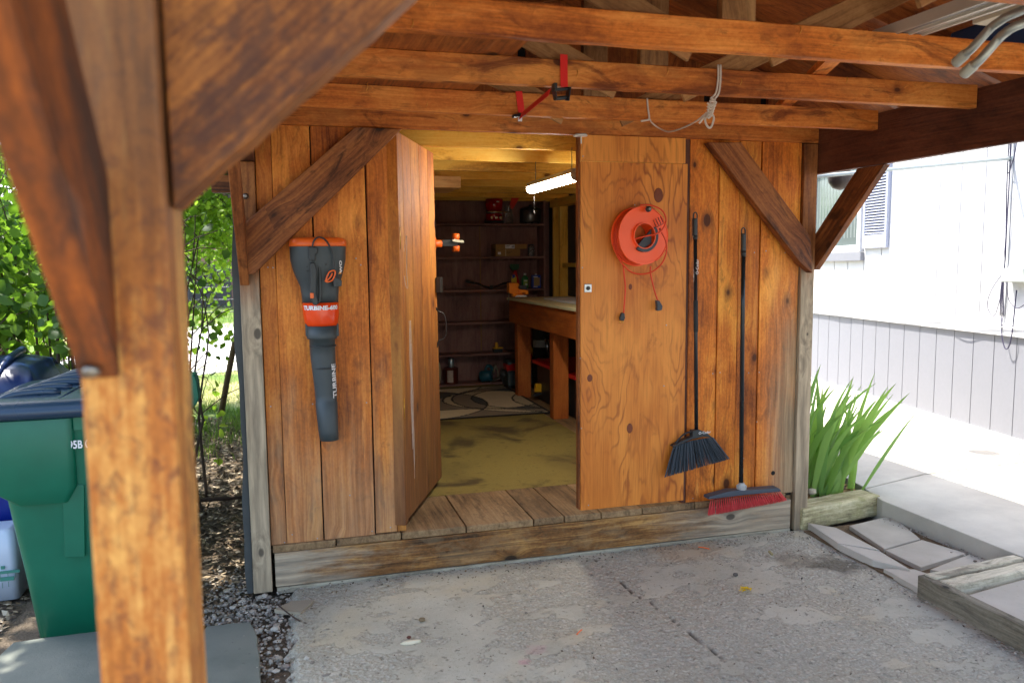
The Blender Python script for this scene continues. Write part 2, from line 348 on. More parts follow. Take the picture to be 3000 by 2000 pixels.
# rough concrete pad with real relief: worn smooth patches, exposed stones, a crack
def pad_mat():
    k=N('rough_concrete'); P=k.pos()
    b=k.noise(P,1.6,5,.6,.4); rough=k.math('ADD',k.attr('rn').outputs['Fac'],k.math('MULTIPLY',k.math('SUBTRACT',k.noise(P,26,5,.7),.5),1.5)); rough=k.ss(rough,.42,.60)
    fine=k.noise(P,150,4,.7); mid=k.noise(P,28,5,.65); warm=k.noise(P,2.4,3)
    c=k.mix(k.ss(b,.3,.7),srgb(176,172,158),srgb(198,194,180)); c=k.mix(k.ss(warm,.45,.7,0,.5),c,srgb(198,182,150)); c=k.mix(k.ss(k.noise(P,5,5,.7),.5,.7,0,.35),c,srgb(136,132,122))
    v=k.vor(k.vm('ADD',P,k.n('ShaderNodeVectorMath',{0:k.n('ShaderNodeTexNoise',{'Vector':P,'Scale':20.}).outputs[1],3:.04},operation='SCALE').outputs[0]),52); v2=k.vor(P,150); ch=k.n('ShaderNodeSeparateColor',{0:v.outputs['Color']}); ch2=k.n('ShaderNodeSeparateColor',{0:v2.outputs['Color']})
    stone=k.n('ShaderNodeValToRGB',{0:ch.outputs[0]}); e=stone.color_ramp.elements
    e[0].color=(*srgb(112,110,104),1); e[1].color=(*srgb(228,220,206),1)
    for p_,q in ((.2,srgb(188,183,168)),(.55,srgb(210,205,190)),(.85,srgb(150,146,134))):
        x=e.new(p_); x.color=(*q,1)
    agg=k.mix(k.ss(v.outputs['Distance'],.55,.25),srgb(160,156,142),stone.outputs[0]); agg=k.mix(.35,agg,k.mix(ch2.outputs[1],srgb(96,92,88),srgb(208,202,192)))
    c=k.mix(k.math('MULTIPLY_ADD',rough,.52,.12),c,agg)
    c=k.mix(k.ss(mid,.60,.68,0,.7),c,srgb(98,94,84)); c=k.mix(k.ss(k.noise(P,60,5,.7),.60,.68,0,.6),c,srgb(106,102,92)); c=k.mix(k.math('MULTIPLY',k.ss(fine,.6,.75),.35),c,srgb(100,96,90))
    sp=k.n('ShaderNodeSeparateXYZ',{0:P})
    # damp dark stain and chalk marks
    def spot(x,y,r,amt,col,c,sc=9):
        d=k.n('ShaderNodeVectorMath',{0:k.vm('MULTIPLY',P,(1,1,0)),1:(x,y,0)},operation='DISTANCE').outputs[1]
        d=k.math('ADD',d,k.math('MULTIPLY',k.math('SUBTRACT',k.noise(P,sc,4),.5),r*1.6)); return k.mix(k.ss(d,r,r*.35,0,amt),c,col)
    s1=QZ(2440,1655,0); c=spot(s1.x,s1.y,.17,.75,srgb(84,76,62),c)
    s1=QZ(2330,1640,0); c=spot(s1.x,s1.y,.16,.5,srgb(104,94,78),c)
    s1=QZ(2000,1600,0); c=spot(s1.x,s1.y,.3,.5,srgb(176,146,114),c,5)
    s1=QZ(1570,1905,0); c=spot(s1.x,s1.y,.06,.25,srgb(196,140,150),c,30)
    s1=QZ(1535,1940,0); c=spot(s1.x,s1.y,.03,.55,srgb(196,140,150),c,40)
    c=k.mix(k.attr('crk').outputs['Fac'],c,srgb(34,30,27))
    c=k.mix(1.,c,(1.,.985,.93),'MULTIPLY')
    k.put(k.p.inputs['Base Color'],c); k.p.inputs['Roughness'].default_value=.9
    h=k.math('MULTIPLY',k.math('SUBTRACT',1.,v.outputs['Distance']),rough); h=k.math('ADD',h,k.math('MULTIPLY',fine,.5)); h=k.math('ADD',h,k.math('MULTIPLY',mid,.3)); k.bump(h,1.,.008); return k.m
def pad():
    st=.013; xs=np.arange(-.34,2.92,st); ys=np.arange(1.5,3.852,st); X,Y=np.meshgrid(xs,ys)
    big=.6*fbm(X*1.5+3,Y*2.6+8,5)+.4*fbm(X*7+1,Y*9+5,4); rough=np.clip((big-.42)/.10,0,1)
    rough=np.maximum(rough,np.clip((2.95-Y)/.5,0,1)*np.clip((fbm(X*6,Y*7,5)-.36)/.1,0,1))
    rough=np.maximum(rough,np.clip((.25-X)/.4,0,1))
    Z=.004+.004*fbm(X*1.3,Y*1.3,3)+rough*(-.003+.0085*(fbm(X*30,Y*30,3)-.45))+(1-rough)*.0012*fbm(X*20,Y*20,2)
    pth=[(1742,1640),(1795,1695),(1815,1702),(1860,1745),(1905,1763),(1950,1800),(1995,1835),(2080,1900),(2190,1990),(2300,2100)]
    P=[QZ(*p,0) for p in pth]; d=np.full(X.shape,9.)
    for a,b in zip(P,P[1:]):
        ax,ay=b.x-a.x,b.y-a.y; t=np.clip(((X-a.x)*ax+(Y-a.y)*ay)/(ax*ax+ay*ay),0,1); dd=np.hypot(X-a.x-t*ax,Y-a.y-t*ay); d=np.minimum(d,dd)
    d=d+.012*(vnoise(X*60,Y*60)-.4); crk=np.clip(1-d/.006,0,1)*np.clip(1.6-(3.8-Y)*.55,.15,1)*(vnoise(X*9+4,Y*9)>.2)*.8; Z-=crk*.012
    edge=-.16+.12*fbm(Y*3,Y*0+3,3)+.03*vnoise(Y*22,Y*0)+np.clip(3.9-Y,0,3)*.06; inside=np.clip((X-edge)/.05,0,1); Z=Z*inside-.045*(1-inside)
    nx,ny=len(xs),len(ys); idx=np.arange(nx*ny).reshape(ny,nx)
    f=np.stack([idx[:-1,:-1],idx[:-1,1:],idx[1:,1:],idx[1:,:-1]],-1).reshape(-1,4)
    me=bpy.data.meshes.new('concrete_pad'); me.from_pydata(np.stack([X,Y,Z],-1).reshape(-1,3).tolist(),[],f.tolist())
    for n_,a in (('rn',rough),('crk',crk)):
        at=me.attributes.new(n_,'FLOAT','POINT'); at.data.foreach_set('value',a.ravel().astype(np.float32))
    me.polygons.foreach_set('use_smooth',[True]*len(me.polygons)); me.materials.append(pad_mat())
    o=bpy.data.objects.new('driveway',me); COL.objects.link(o); tag(o,kind='structure')
    # the rest of the slab towards and behind the camera, widened for bounced sunlight
    m2=MB(); m2.box((-.3,-3,-.05),(2.9,1.5,.004)); m2.box((-5,-22,-.055),(8,-3.0,.003)); o=m2.build('driveway',me.materials[0]); tag(o,kind='structure')
    return me.materials[0]
PADM=pad()
def slab_mat(name,a,b):
    k=N(name); P=k.pos(); n=k.noise(P,2.,5,.6); f=k.noise(P,120,4,.7); v=k.noise(P,34,4,.7)
    c=k.mix(k.ss(n,.3,.7),a,b); c=k.mix(k.ss(f,.6,.75,0,.4),c,tuple(q*.6 for q in a)); c=k.mix(k.ss(v,.66,.72,0,.6),c,tuple(q*.55 for q in a))
    k.put(k.p.inputs['Base Color'],c); k.p.inputs['Roughness'].default_value=.9; k.bump(k.math('ADD',f,v),.4,.003); return k.m
SLAB=slab_mat('walk_concrete',srgb(176,170,158),srgb(200,194,180))
PAVE=slab_mat('paver_concrete',srgb(168,160,146),srgb(190,182,168))
FLAG=slab_mat('flagstone_grey',srgb(96,102,94),srgb(122,124,114))
def irr(poly,z0,z1,mb,r=None,j=.0):
    P=[Vector((p[0],p[1],z0)) for p in poly]
    if j:
        q=[]
        for a,b in zip(P,P[1:]+P[:1]):
            for t in (0,.25,.5,.75):
                p=a.lerp(b,t); q.append(p+Vector((random.uniform(-j,j),random.uniform(-j,j),0)))
        P=q
    mb.prism(P,(0,0,z1-z0),r=r)
# house frame
HA=Vector((5.406,5.723,0)); HU=Vector((.1945,.981,0)).normalized(); HN=Vector((-.981,.1945,0)).normalized()
def HP(s,z,o=0.): return HA+HU*s+HN*o+Vector((0,0,z-.013*s))
mb=MB()
je=[(3.40,4.08),(4.05,4.262),(4.85,4.30),(5.13,4.31)]
irr([(3.385,-3),(3.72,-3),(5.05,4.30),(4.85,4.285),(4.05,4.247),(3.45,4.088),(3.385,3.86)],-.05,.12,mb)
irr([(3.72,-3),(3.95,-3),(3.95,-3.01)],-.05,.119,mb)
irr([(3.47,4.105),(4.05,4.262),(4.85,4.30),(5.09,4.315),(5.75,7.6),(4.1,7.7),(3.75,5.2),(3.56,4.6)],-.05,.12,mb)
irr([(4.1,7.715),(5.75,7.615),(6.9,13),(4.6,13)],-.05,.12,mb)
irr([(3.73,-3),(4.4,-3),(5.12,.6),(5.08,4.30),(5.055,4.30)],-.05,.12,mb)
tag(mb.build('walkway',SLAB,bevel=.006),kind='structure')
def dirtmat():
    k=N('garden_soil'); P=k.pos(); n=k.noise(P,40,6,.7); k.put(k.p.inputs['Base Color'],k.mix(n,srgb(52,40,28),srgb(150,124,92))); k.p.inputs['Roughness'].default_value=.95; k.bump(n,.9,.02); return k.m
SOIL=dirtmat()
mb=MB(); irr([(2.87,3.99),(3.40,4.06),(3.50,4.6),(3.6,5.2),(3.95,7.6),(2.87,7.6)],-.03,.085,mb); irr([(2.80,1.0),(3.385,1.0),(3.385,3.83),(2.80,3.8)],-.03,.012,mb)
tag(mb.build('garden_bed_soil',SOIL),kind='structure')
# bright road far left
mb=MB(); irr([(-9,22.5),(-6.3,9.9),(-3,11.0),(.8,13.2),(9,16),(9,28),(-2,24)],-.06,-.02,mb,j=.1)
tag(mb.build('road',slab_mat('pale_road',srgb(196,190,184),srgb(214,208,202))),kind='structure')

# pavers, each its own thing
def paver(px,z,label,t=.04,tilt=(0,0)):
    P=[QZ(x,y,z) for x,y in px]; c=sum(P,Vector())/len(P); mb=MB()
    c.z=z-t; q=[Vector((p.x+(c.x-p.x)*.02,p.y+(c.y-p.y)*.02,z-t)) for p in P]
    mb.prism(q,(0,0,t)); o=mb.build('paver',PAVE,bevel=.004,loc=c); o.rotation_euler=(tilt[0],tilt[1],0)
    return tag(o,label,'paver','loose concrete pavers beside the pad')
paver([(2364,1530),(2450,1543),(2580,1610),(2455,1592)],.045,'grey paver touching the foot of the east corner post',tilt=(0,.03))
paver([(2456,1594),(2578,1612),(2668,1665),(2556,1640)],.045,'narrow grey paver second in the row beside the driveway',tilt=(.01,.035))
paver([(2586,1664),(2680,1665),(2745,1688),(2690,1722)],.03,'grey paver ending against the knotty edging board')
paver([(2486,1539),(2614,1506),(2698,1577),(2590,1608)],.035,'square paver beside the timber at the iris bed',tilt=(0,.01))
paver([(2592,1610),(2701,1579),(2833,1619),(2698,1661)],.035,'square paver in the middle between timber and raised walk')
paver([(2722,1667),(2840,1621),(2925,1650),(2850,1690)],.03,'paver half hidden by the weathered timber, against the raised walk')
q=[(2800,2.68),(3.375,2.78),(3.375,1.3),(2.83,1.2)]
mb=MB(); irr([(2.83,2.70),(3.375,2.79),(3.375,1.3),(2.83,1.2)],.03,.085,mb)
tag(mb.build('paver',PAVE,bevel=.004,loc=(3.1,2.2,.03)),'large paver in the lower right corner behind the edging board','paver')
# timbers
mb=MB(); a=QZ(2368,1505,.06);
mb.beam((2.80,3.90,.065),(3.42,4.00,.065),(0,1,0),.15,.13,seg=14,jit=.003)
tag(mb.build('landscape_timber',WTIE,bevel=.012,loc=(3.1,3.93,0)),'greenish weathered timber edging the iris bed','timber','landscape timbers beside the driveway')
mb=MB(); mb.beam((2.79,2.86,.075),(3.38,2.93,.075),(0,1,0),.06,.085,seg=12,jit=.003); mb.beam((2.80,2.775,.075),(3.38,2.85,.07),(0,1,0),.075,.08,seg=12,jit=.003)
tag(mb.build('landscape_timber',WGREY,bevel=.008,loc=(3.1,2.86,0)),'cracked bleached timber lying across from the edging board to the raised walk','timber','landscape timbers beside the driveway')
mb=MB(); mb.beam((2.785,2.905,.05),(2.785,.6,.06),(0,0,1),.115,.05,seg=20,jit=.002)
tag(mb.build('edging_board',WEDGE,bevel=.006,loc=(2.785,2.9,0)),'knotty grey edging board on edge along the right of the driveway','board')
# flagstones lower left
def flag(P,label):
    mb=MB(); irr(P,-.03,.012,mb,j=.012); c=Vector((sum(p[0] for p in P)/len(P),sum(p[1] for p in P)/len(P),-.03)); return tag(mb.build('flagstone',FLAG,bevel=.005,loc=c),label,'flagstone','flagstones at the foot of the bins')
flag([(-.40,3.53),(-.20,3.52),(-.15,3.2),(-.155,2.7),(-.42,2.5),(-.46,3.0)],'grey flagstone between the blurred front post and the gravel')
flag([(-1.15,3.62),(-.62,3.66),(-.45,3.55),(-.48,2.9),(-.55,2.5),(-1.1,2.6),(-1.22,3.2)],'broad grey flagstone in front of the green bin')

# ================= SHED =================
SH=thing('shed',(1.32,3.87,0),'orange stained plank shed with its door standing open, facing the driveway','shed')
def planks(name,spec,mat_,y=3.87,z0=.225,z1=2.2,t=.02):
    mb=MB()
    for a,b in spec: mb.box((a,y,z0+random.uniform(-.004,.006)),(b,y+t,z1),ax=2,seg=10,jit=.0012)
    return mb.build(name,mat_,SH,bevel=.0025)
pw=planks('plank_wall',[(-.118,-.047),(-.045,.125),(.132,.375),(.382,.486)],WM)
pw2=planks('plank_wall',[(2.086,2.257),(2.263,2.383),(2.385,2.514),(2.522,2.768)],WMR)
blk=plain('dark_gap',(.012,.010,.009),.9,var=.3)
mb=MB(); mb.box((-.12,3.893,.2),(.49,3.90,2.3)); mb.build('backing_paper',blk,SH); mb=MB(); mb.box((2.06,3.893,.2),(2.86,3.90,2.3)); mb.build('backing_paper',blk,SH)
# nails and a knot hole
NAIL=plain('zinc',srgb(170,172,176),.35,.9)
def nails(pts,y,mat_=NAIL,r=.0035,par=None,name='nail_heads'):
    for x,yy in pts:
        mb=MB(); c=QY(x,yy,y); mb.lathe((c.x,y,c.z),[(r,0),(r,.0012),(r*.5,.002)],8,(0,-1,0)); mb.build('nail_head',mat_,par or SH)
nails([(785,783),(800,784),(1057,776),(1043,757),(1074,1179),(916,1183),(927,1187),(1090,1555),(1144,1544),(1025,1450),(2210,740),(2244,735),(2300,740),(2088,1094),(2109,1091),(2193,1092),(2224,1090),(2030,1459),(2178,1342),(2217,1235),(856,1565),(793,1190),(834,1588),(930,1576)],3.869)
mb=MB(); c=QY(2265,1385,3.868); mb.lathe((c.x,3.8685,c.z),[(.013,0),(.0115,.0006)],14,(0,-1,0)); mb.build('knot_hole',blk,SH)
# sill, threshold, posts
mb=MB(); mb.box((-.105,3.85,0.022),(2.745,3.89,.188),ax=0,seg=24,jit=.0015); mb.build('sill_beam',WSILL,SH,bevel=.004)
WSILL2_=0;_=0
mb=MB(); x=-.115
for w in (.30,.32,.33,.36,.17,.21,.24,.32,.30,.28,.28):
    mb.box((x+.003,3.855+random.uniform(-.004,.004),.19),(min(x+w,2.77)-.003,4.43,.225+random.uniform(-.001,.001)),ax=1,seg=6,jit=.001); x+=w
    if x>2.7: break
mb.build('threshold_boards',WFLOOR,SH,bevel=.004)
mb=MB(); mb.box((-.208,3.85,0.0),(-.121,3.94,2.03),ax=2,seg=14,jit=.0015); mb.box((2.772,3.85,.0),(2.858,3.94,2.195),ax=2,seg=14,jit=.0015)
# (posts built as two separate parts)
mb=MB(); mb.box((-.208,3.85,0.0),(-.121,3.94,2.03),ax=2,seg=14,jit=.0015); mb.build('corner_post',WPOST,SH,bevel=.004)
mb=MB(); mb.box((2.772,3.85,.0),(2.858,3.94,2.195),ax=2,seg=14,jit=.0015); mb.build('corner_post',WPOST,SH,bevel=.004)
mb=MB(); mb.box((-.10,3.845,-.01),(2.74,3.89,.020),ax=0,seg=20,jit=.001); mb.build('footing_strip',WGREY,SH)
# tar paper wrapped side wall
mb=MB(); n_=24
for i in range(n_):
    z0=i*2.2/n_; z1=(i+1)*2.2/n_; w0=.012*math.sin(z0*6)+.006*math.sin(z0*17); w1=.012*math.sin(z1*6)+.006*math.sin(z1*17)
    mb.add([(-.236-w0*.6,3.862,z0),(-.236-w1*.6,3.862,z1),(-.228-w1,4.4,z1),(-.228-w0,4.4,z0)],[(0,1,2,3)]); mb.add([(-.236-w0*.6,3.862,z0),(-.236-w1*.6,3.862,z1),(-.209,3.868,z1),(-.209,3.868,z0)],[(0,3,2,1)])
mb.box((-.225,4.2,0),(-.211,8.6,2.3)); mb.build('side_wall',plain('tar_paper',srgb(72,75,74),.75,var=.2),SH)
# jamb
WJAMB=wood('jamb_wood',srgb(120,70,28),srgb(178,118,58),srgb(204,146,82),knots=.05,stain=.2,tint=.05)
mb=MB(); mb.box((.489,3.882,.225),(.533,3.93,2.2),ax=2); mb.build('door_jamb',WJAMB,SH,bevel=.003)
mb=MB(); mb.box((2.056,3.872,.225),(2.084,3.9,2.2),ax=2); mb.build('batten',WBEAM,SH,bevel=.002)  # dark wood strip standing in for the recess between door and planks
# open door leaf (swings inward)
HB=Vector((.535,3.90,.262)); FB=Vector((.866,4.675,.262)); HT=Vector((.535,3.90,2.195)); FT=Vector((.848,4.655,2.195))
dv=(FB-HB).normalized(); nn=Vector((dv.y,-dv.x,0))   # outer face looks this way (+x)
def D(s,z,o=0.):
    t=(z-.262)/1.933; b=HB.lerp(HT,t); f=FB.lerp(FT,t); return b+(f-b)*s+nn*o
mb=MB()
for a,b in ((0,.115),(.118,.315),(.32,.545),(.552,.80),(.806,1.0)):
    r=random.random(); nseg=8
    for i in range(nseg):
        z0=.262+1.933*i/nseg; z1=.262+1.933*(i+1)/nseg
        # only the outer skin and edges matter, still a closed board
    P=[D(a,.262,0),D(b,.262,0),D(b,2.195,0),D(a,2.195,0)]; mb.prism(P,-nn*.03,gdir=(0,0,1),r=r)
mb.prism([D(-.06,.262,.012),D(-.005,.262,.012),D(-.005,2.195,.012),D(-.06,2.195,.012)],-nn*.06,gdir=(0,0,1))
mb.prism([D(.02,.40,-.032),D(.98,.40,-.032),D(.98,.52,-.032),D(.02,.52,-.032)],-nn*.02,gdir=dv)
mb.prism([D(.02,1.8,-.032),D(.98,1.8,-.032),D(.98,1.92,-.032),D(.02,1.92,-.032)],-nn*.02,gdir=dv)
door=mb.build('door',WDOOR,SH,bevel=.003); tag(door,'plank door swung open into the shed')
IRON=plain('black_iron',srgb(66,62,60),.45,.7); STEEL=plain('steel',srgb(150,146,138),.35,.9)
mb=MB(); mb.tube(curve([D(.955,1.30,.0),D(.965,1.275,.01),D(.99,1.262,.035),D(.995,1.22,.05),D(.995,1.15,.05),D(.99,1.11,.035),D(.965,1.10,.01),D(.955,1.06,.0)],4),.0042,8); mb.build('handle',IRON,door)
mb=MB(); mb.prism([D(.95,1.385,.002),D(1.03,1.385,.002),D(1.03,1.475,.002),D(.95,1.475,.002)],nn*.03); mb.prism([D(1.032,1.40,-.02),D(1.055,1.40,-.02),D(1.055,1.46,-.02),D(1.032,1.46,-.02)],nn*.04); mb.build('latch',IRON,door,bevel=.003)
BR=plain('brass',srgb(206,158,66),.35,.85)
for z0,z1 in ((1.63,1.74),(.80,.90)):
    mb=MB(); mb.box((.508,3.868,z0),(.530,3.8815,z1)); mb.lathe((.533,3.87,z0),[(.005,0),(.005,z1-z0)],10); mb.build('hinge',BR,SH)
# chalk scrawl on the door leaf
CH=plain('chalk',(.75,.68,.6),.9)
mb=MB()
for k_ in range(5):
    s0=.18+.012*k_; pts=[D(s0+.006*math.sin(i*1.1+k_)+.004*i/14,1.27-.04*k_*(k_%2)-i*.042,.001) for i in range(15+k_)]
    mb.tube(pts,.0009,4)
mb.tube(curve([D(.10,1.62,.001),D(.13,1.66,.001),D(.17,1.70,.001),D(.16,1.6,.001),D(.15,1.52,.001),D(.17,1.44,.001),D(.12,1.45,.001),D(.09,1.5,.001)],4),.0011,4); mb.build('chalk_marks',CH,door)
# plywood door and header strip
def plyp(x0,x1,z0,z1,name,y=3.838,t=.014,lab=None,par=None,o=(0,0)):
    mb=MB(); P=[(x0,y,z0),(x1,y,z0),(x1,y,z1),(x0,y,z1)]
    mb.prism(P,(0,t,0),gdir=(0,0,1),r=0.37); mb.g=[(g[0]+o[0],g[1]+o[1],g[2]) for g in mb.g]
    return mb.build(name,PLY,par or SH,bevel=.0015)
pd=plyp(1.452,2.053,.252,2.066,'door'); tag(pd,'tall closed plywood door with orange grain')
mb=MB(); mb.box((1.443,3.845,.255),(1.4515,3.885,2.195),ax=2); mb.box((1.4525,3.8535,.26),(2.052,3.869,2.06),ax=2); mb.build('door_edge',WB,pd,bevel=.002)
plyp(1.452,2.04,2.0685,2.1985,'header_panel',o=(.9,.3))
c=QY(1722,844,3.837); mb=MB(); mb.box((c.x-.020,3.832,c.z-.022),(c.x+.020,3.838,c.z+.022)); mb.build('lock_plate',plain('zinc_plate',srgb(196,198,198),.3,.75,var=.2,scale=60),pd,bevel=.004)
mb=MB(); mb.lathe((c.x,3.832,c.z),[(.0105,0),(.0105,.004),(.009,.005)],18,(0,-1,0)); mb.box((c.x-.005,3.824,c.z-.005),(c.x+.005,3.828,c.z+.006)); mb.build('lock_barrel',IRON,pd)
nails([(1708,458),(1706,784),(1700,1049),(1703,1254),(1724,1479),(1952,952),(1945,1130),(1938,905)],3.837,par=pd)
KN=plain('knot_plug',srgb(118,56,24),.6,var=.3,scale=80)
for (x,y,rx,ry) in ((1929,572,.026,.038),(1728,1107,.015,.020),(1845,1254,.017,.027),(1847,840,.010,.016)):
    mb=MB(); c=QY(x,y,3.8375); mb.lathe(c,[(1,0),(.9,.0004),(.45,.0007)],16,(0,-1,0),sx=rx,sy=ry); mb.build('knot',KN,pd)
c=QY(1698,402,3.84); mb=MB(); mb.lathe((c.x-.005,3.815,2.186),[(.034,0),(.036,.004),(.03,.010)],24,(0,0,1)); mb.box((c.x-.004,3.812,2.150),(c.x+.002,3.818,2.186)); mb.build('door_contact',plain('white_plastic',srgb(216,214,208),.4),SH)
# gable boards above the header
mb=MB(); x=-.19
while x<2.9:
    w=.30; mb.box((x,3.905,2.30),(min(x+w,2.9),3.925,2.95 if .3<x<2.3 else 2.6),ax=2); x+=.345
mb.build('gable_boards',WROOF,SH)
mb=MB(); mb.box((-.2,3.93,2.25),(2.86,3.94,3.0)); mb.build('gable_paper',blk,SH)
# inner shell
mb=MB(); mb.box((-.20,8.56,.1),(2.95,8.6,2.6),ax=2); mb.build('back_wall',WSHELF,SH)
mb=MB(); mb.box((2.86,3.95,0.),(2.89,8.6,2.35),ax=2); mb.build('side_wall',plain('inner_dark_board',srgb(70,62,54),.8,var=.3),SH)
mb=MB()
for y in (4.3,4.9,5.5,6.1,6.7,7.3,7.93): mb.box((2.77,y,.22),(2.858,y+.04,2.2),ax=2)
mb.box((2.79,4.34,1.49),(2.855,7.92,1.53),ax=1); mb.box((2.765,8.12,.22),(2.858,8.16,2.19),ax=2); mb.box((2.75,4.0,2.12),(2.857,8.2,2.199),ax=1)
mb.build('wall_studs',WPINE,SH,bevel=.002)
mb=MB()
for y in (4.41,5.0,5.58,6.17,6.75,7.33,7.9,8.35): mb.box((-.2,y,2.2),(2.86,y+.038,2.295),ax=0)
mb.build('ceiling_joists',WPINE,SH,bevel=.002)
mb=MB()
for i in range(9): mb.box((-.3+.36*i,3.96,2.42),(.055+.36*i,8.6,2.44),ax=1)
mb.build('loft_boards',WPINE,SH)
mb=MB(); mb.box((.40,5.9,2.11),(1.28,6.4,2.195),ax=0); mb.build('ceiling_cabinet',wood('cabinet_pine',srgb(180,120,70),srgb(226,168,112),srgb(236,190,140),knots=.1,stain=.1),SH,bevel=.003)
mb=MB(); mb.box((-.2,4.43,.0),(2.86,8.56,.212)); mb.build('floor',WFLOOR,SH)
def carpet_mat():
    k=N('olive_carpet'); P=k.pos(); n=k.noise(P,2.2,5,.6,.6); f=k.noise(P,320,3,.7); m_=k.noise(P,9,4)
    c=k.mix(f,srgb(108,92,42),srgb(162,142,70)); c=k.mix(k.ss(n,.50,.66,0,.8),c,srgb(62,46,26)); c=k.mix(k.ss(m_,.6,.72,0,.4),c,srgb(70,56,28))
    c=k.mix(k.ss(k.noise(P,26,5,.7),.55,.72,0,.5),c,srgb(66,52,30)); c=k.mix(k.ss(k.noise(P,1.1,3),.45,.62,0,.35),c,srgb(86,66,34))
    k.put(k.p.inputs['Base Color'],c); k.p.inputs['Roughness'].default_value=.95; k.bump(f,.5,.003); return k.m
mb=MB(); irr([(-.2,4.415),(1.75,4.405),(2.12,4.41),(2.12,8.3),(-.2,8.3)],.2125,.2265,mb); tag(mb.build('carpet',carpet_mat(),loc=(1,6,.2125)),'worn olive green carpet covering the shed floor','carpet')
# insulation / dark junk pockets between studs stay dark by themselves

# ================= CARPORT =================
CP=thing('carport',(1.35,.96,0),'open timber carport of stained trusses, beams and braced posts in front of the shed','carport')
def part(name,mat_,parent=CP,bevel=.004):
    def f(mb): return mb.build(name,mat_,parent,bevel=bevel)
    return f
# front post and its two braces, close to the camera
mb=MB(); mb.box((-.206,.89,-.05),(-.117,1.035,2.03),ax=2,seg=40,jit=.0012); fp=mb.build('post',WFORE,CP,bevel=.004); tag(fp,'sun bleached front post, out of focus close to the camera')
mb=MB(); A=Vector((-.114,.915,1.638)); B=Vector((.72,.915,2.400)); d_=(B-A).normalized(); pn=Vector((-d_.z,0,d_.x)) 
up=pn*.24
edge=[A+d_*((B-A).length*i/30)-pn*abs(random.gauss(0,.0012)) for i in range(31)]
top=Vector((-.1145,.915,A.z+.24/d_.x)); pts=edge+[Vector((.72,.915,2.66)),Vector((.5,.915,2.66)),top]
mb.prism(pts,(0,.085,0),gdir=d_); br=mb.build('brace',WFORED,CP,bevel=.003); tag(br,'wide dark brace rising to the right from the front post')
mb=MB(); y0,z0=.885,1.468; d2=Vector((0,-.72,.70)).normalized(); n2=Vector((0,.70,.72))
a=Vector((-.187,.884,1.463)); 
P=[Vector((-.206,.888,1.452)),Vector((-.206,.888,1.60)),Vector((-.206,.15,2.34)),Vector((-.206,.08,2.26))]
# lower edge from the boundary line of the photo, upper edge meeting the post face
P=[Vector((-.206,.887,1.462)),Vector((-.206,.887,1.462+.205)),Vector((-.206,.35,2.24)),Vector((-.206,.22,2.16))]
mb.prism(P,(.038,0,0),gdir=(0,-.7,.75)); br=mb.build('brace',WRED,CP,bevel=.003); tag(br,'rust red brace bolted to the front post, rising towards the camera')
c=QY(268,1085,.872); mb=MB(); mb.lathe(c,[(.0085,0),(.0085,.004),(.004,.006)],12,(0,-.7,-.7)); mb.build('bolt_head',STEEL,br)
# beams
mb=MB(); mb.box((2.862,-1.2,2.03),(2.902,3.97,2.283),ax=1,seg=20,jit=.001); mb.build('beam',WBEAM,CP,bevel=.003)
mb=MB(); mb.box((-.206,-1.2,2.032),(-.120,3.97,2.283),ax=1,seg=20,jit=.001); mb.build('beam',WBEAM,CP,bevel=.003)
mb=MB(); mb.box((2.862,.88,-.02),(2.95,1.03,2.028),ax=2,seg=14,jit=.001); mb.build('post',WPOST,CP,bevel=.004)
# braces at the shed corners
def bracepx(px,y,dep,gd,label=None):
    mb=MB(); mb.prism([QY(x,yy,y) for x,yy in px],(0,dep,0),gdir=gd); o=mb.build('brace',WB,CP,bevel=.004)
    if label: tag(o,label)
bracepx([(2076,417),(2172,417),(2376,695),(2380,800),(2345,770)],3.792,.056,(.67,0,-.74))
bracepx([(1040,372),(1177,378),(745,803),(722,803),(715,655)],3.795,.054,(.75,0,.66))
mb=MB(); mb.prism([Vector((2.8625,3.862,1.70)),Vector((2.8625,3.862,1.50)),Vector((2.8625,3.34,2.027)),Vector((2.8625,3.535,2.027))],(.038,0,0),gdir=(0,-.7,.7)); mb.build('brace',WB,CP,bevel=.003)
mb=MB(); mb.prism([Vector((-.206,3.847,1.70)),Vector((-.206,3.847,1.47)),Vector((-.206,3.26,2.028)),Vector((-.206,3.46,2.028))],(.04,0,0),gdir=(0,-.7,.7)); mb.build('brace',WB,CP,bevel=.003)
c=QY(718,575,3.846); mb=MB(); mb.lathe((-.165,3.848,c.z),[(.014,0),(.014,.003),(.008,.004),(.008,.012),(.006,.014)],14,(0,-1,0)); mb.build('bolt_head',STEEL,CP)
# trusses
RZ=lambda x:2.40+(1.66-abs(x-1.355))*.335        # underside of the sheathing
def truss(y,web=True,chord=None):
    mb=MB(); mb.beam((-.118,y+.019,2.2475),(2.860,y+.019,2.2475),(0,0,1),.095,.038,seg=26,jit=.0016); t=mb.build('truss',WJ,CP,bevel=.003)
    mb=MB(); off=.0
    for s in (-1,1):
        e=Vector((1.355+s*1.80,y+.019,RZ(1.355+s*1.80)-.05)); a=Vector((1.355+s*.0,y+.019,RZ(1.355)-.05))
        mb.beam(e,a,(0,0,1),.089,.036,seg=4,jit=.001)
    mb.build('top_chord',WROOF,t,bevel=.002)
    if web:
        for s in (-1,1):
            mb=MB(); mb.beam((1.355+s*.13,y+.0455,2.215),(1.355+s*.92,y+.0455,RZ(1.355+s*.92)-.06),(0,0,1),.089,.015); mb.build('web',WWEB,t,bevel=.002)
        mb=MB(); mb.box((1.298,y+.002,2.296),(1.413,y+.036,RZ(1.355)-.1),ax=2); mb.build('web',WWEB,t,bevel=.002)
    return t
t4=truss(3.85,False)
for y in (3.39,2.80,2.22,1.61,1.0,.4): truss(y)
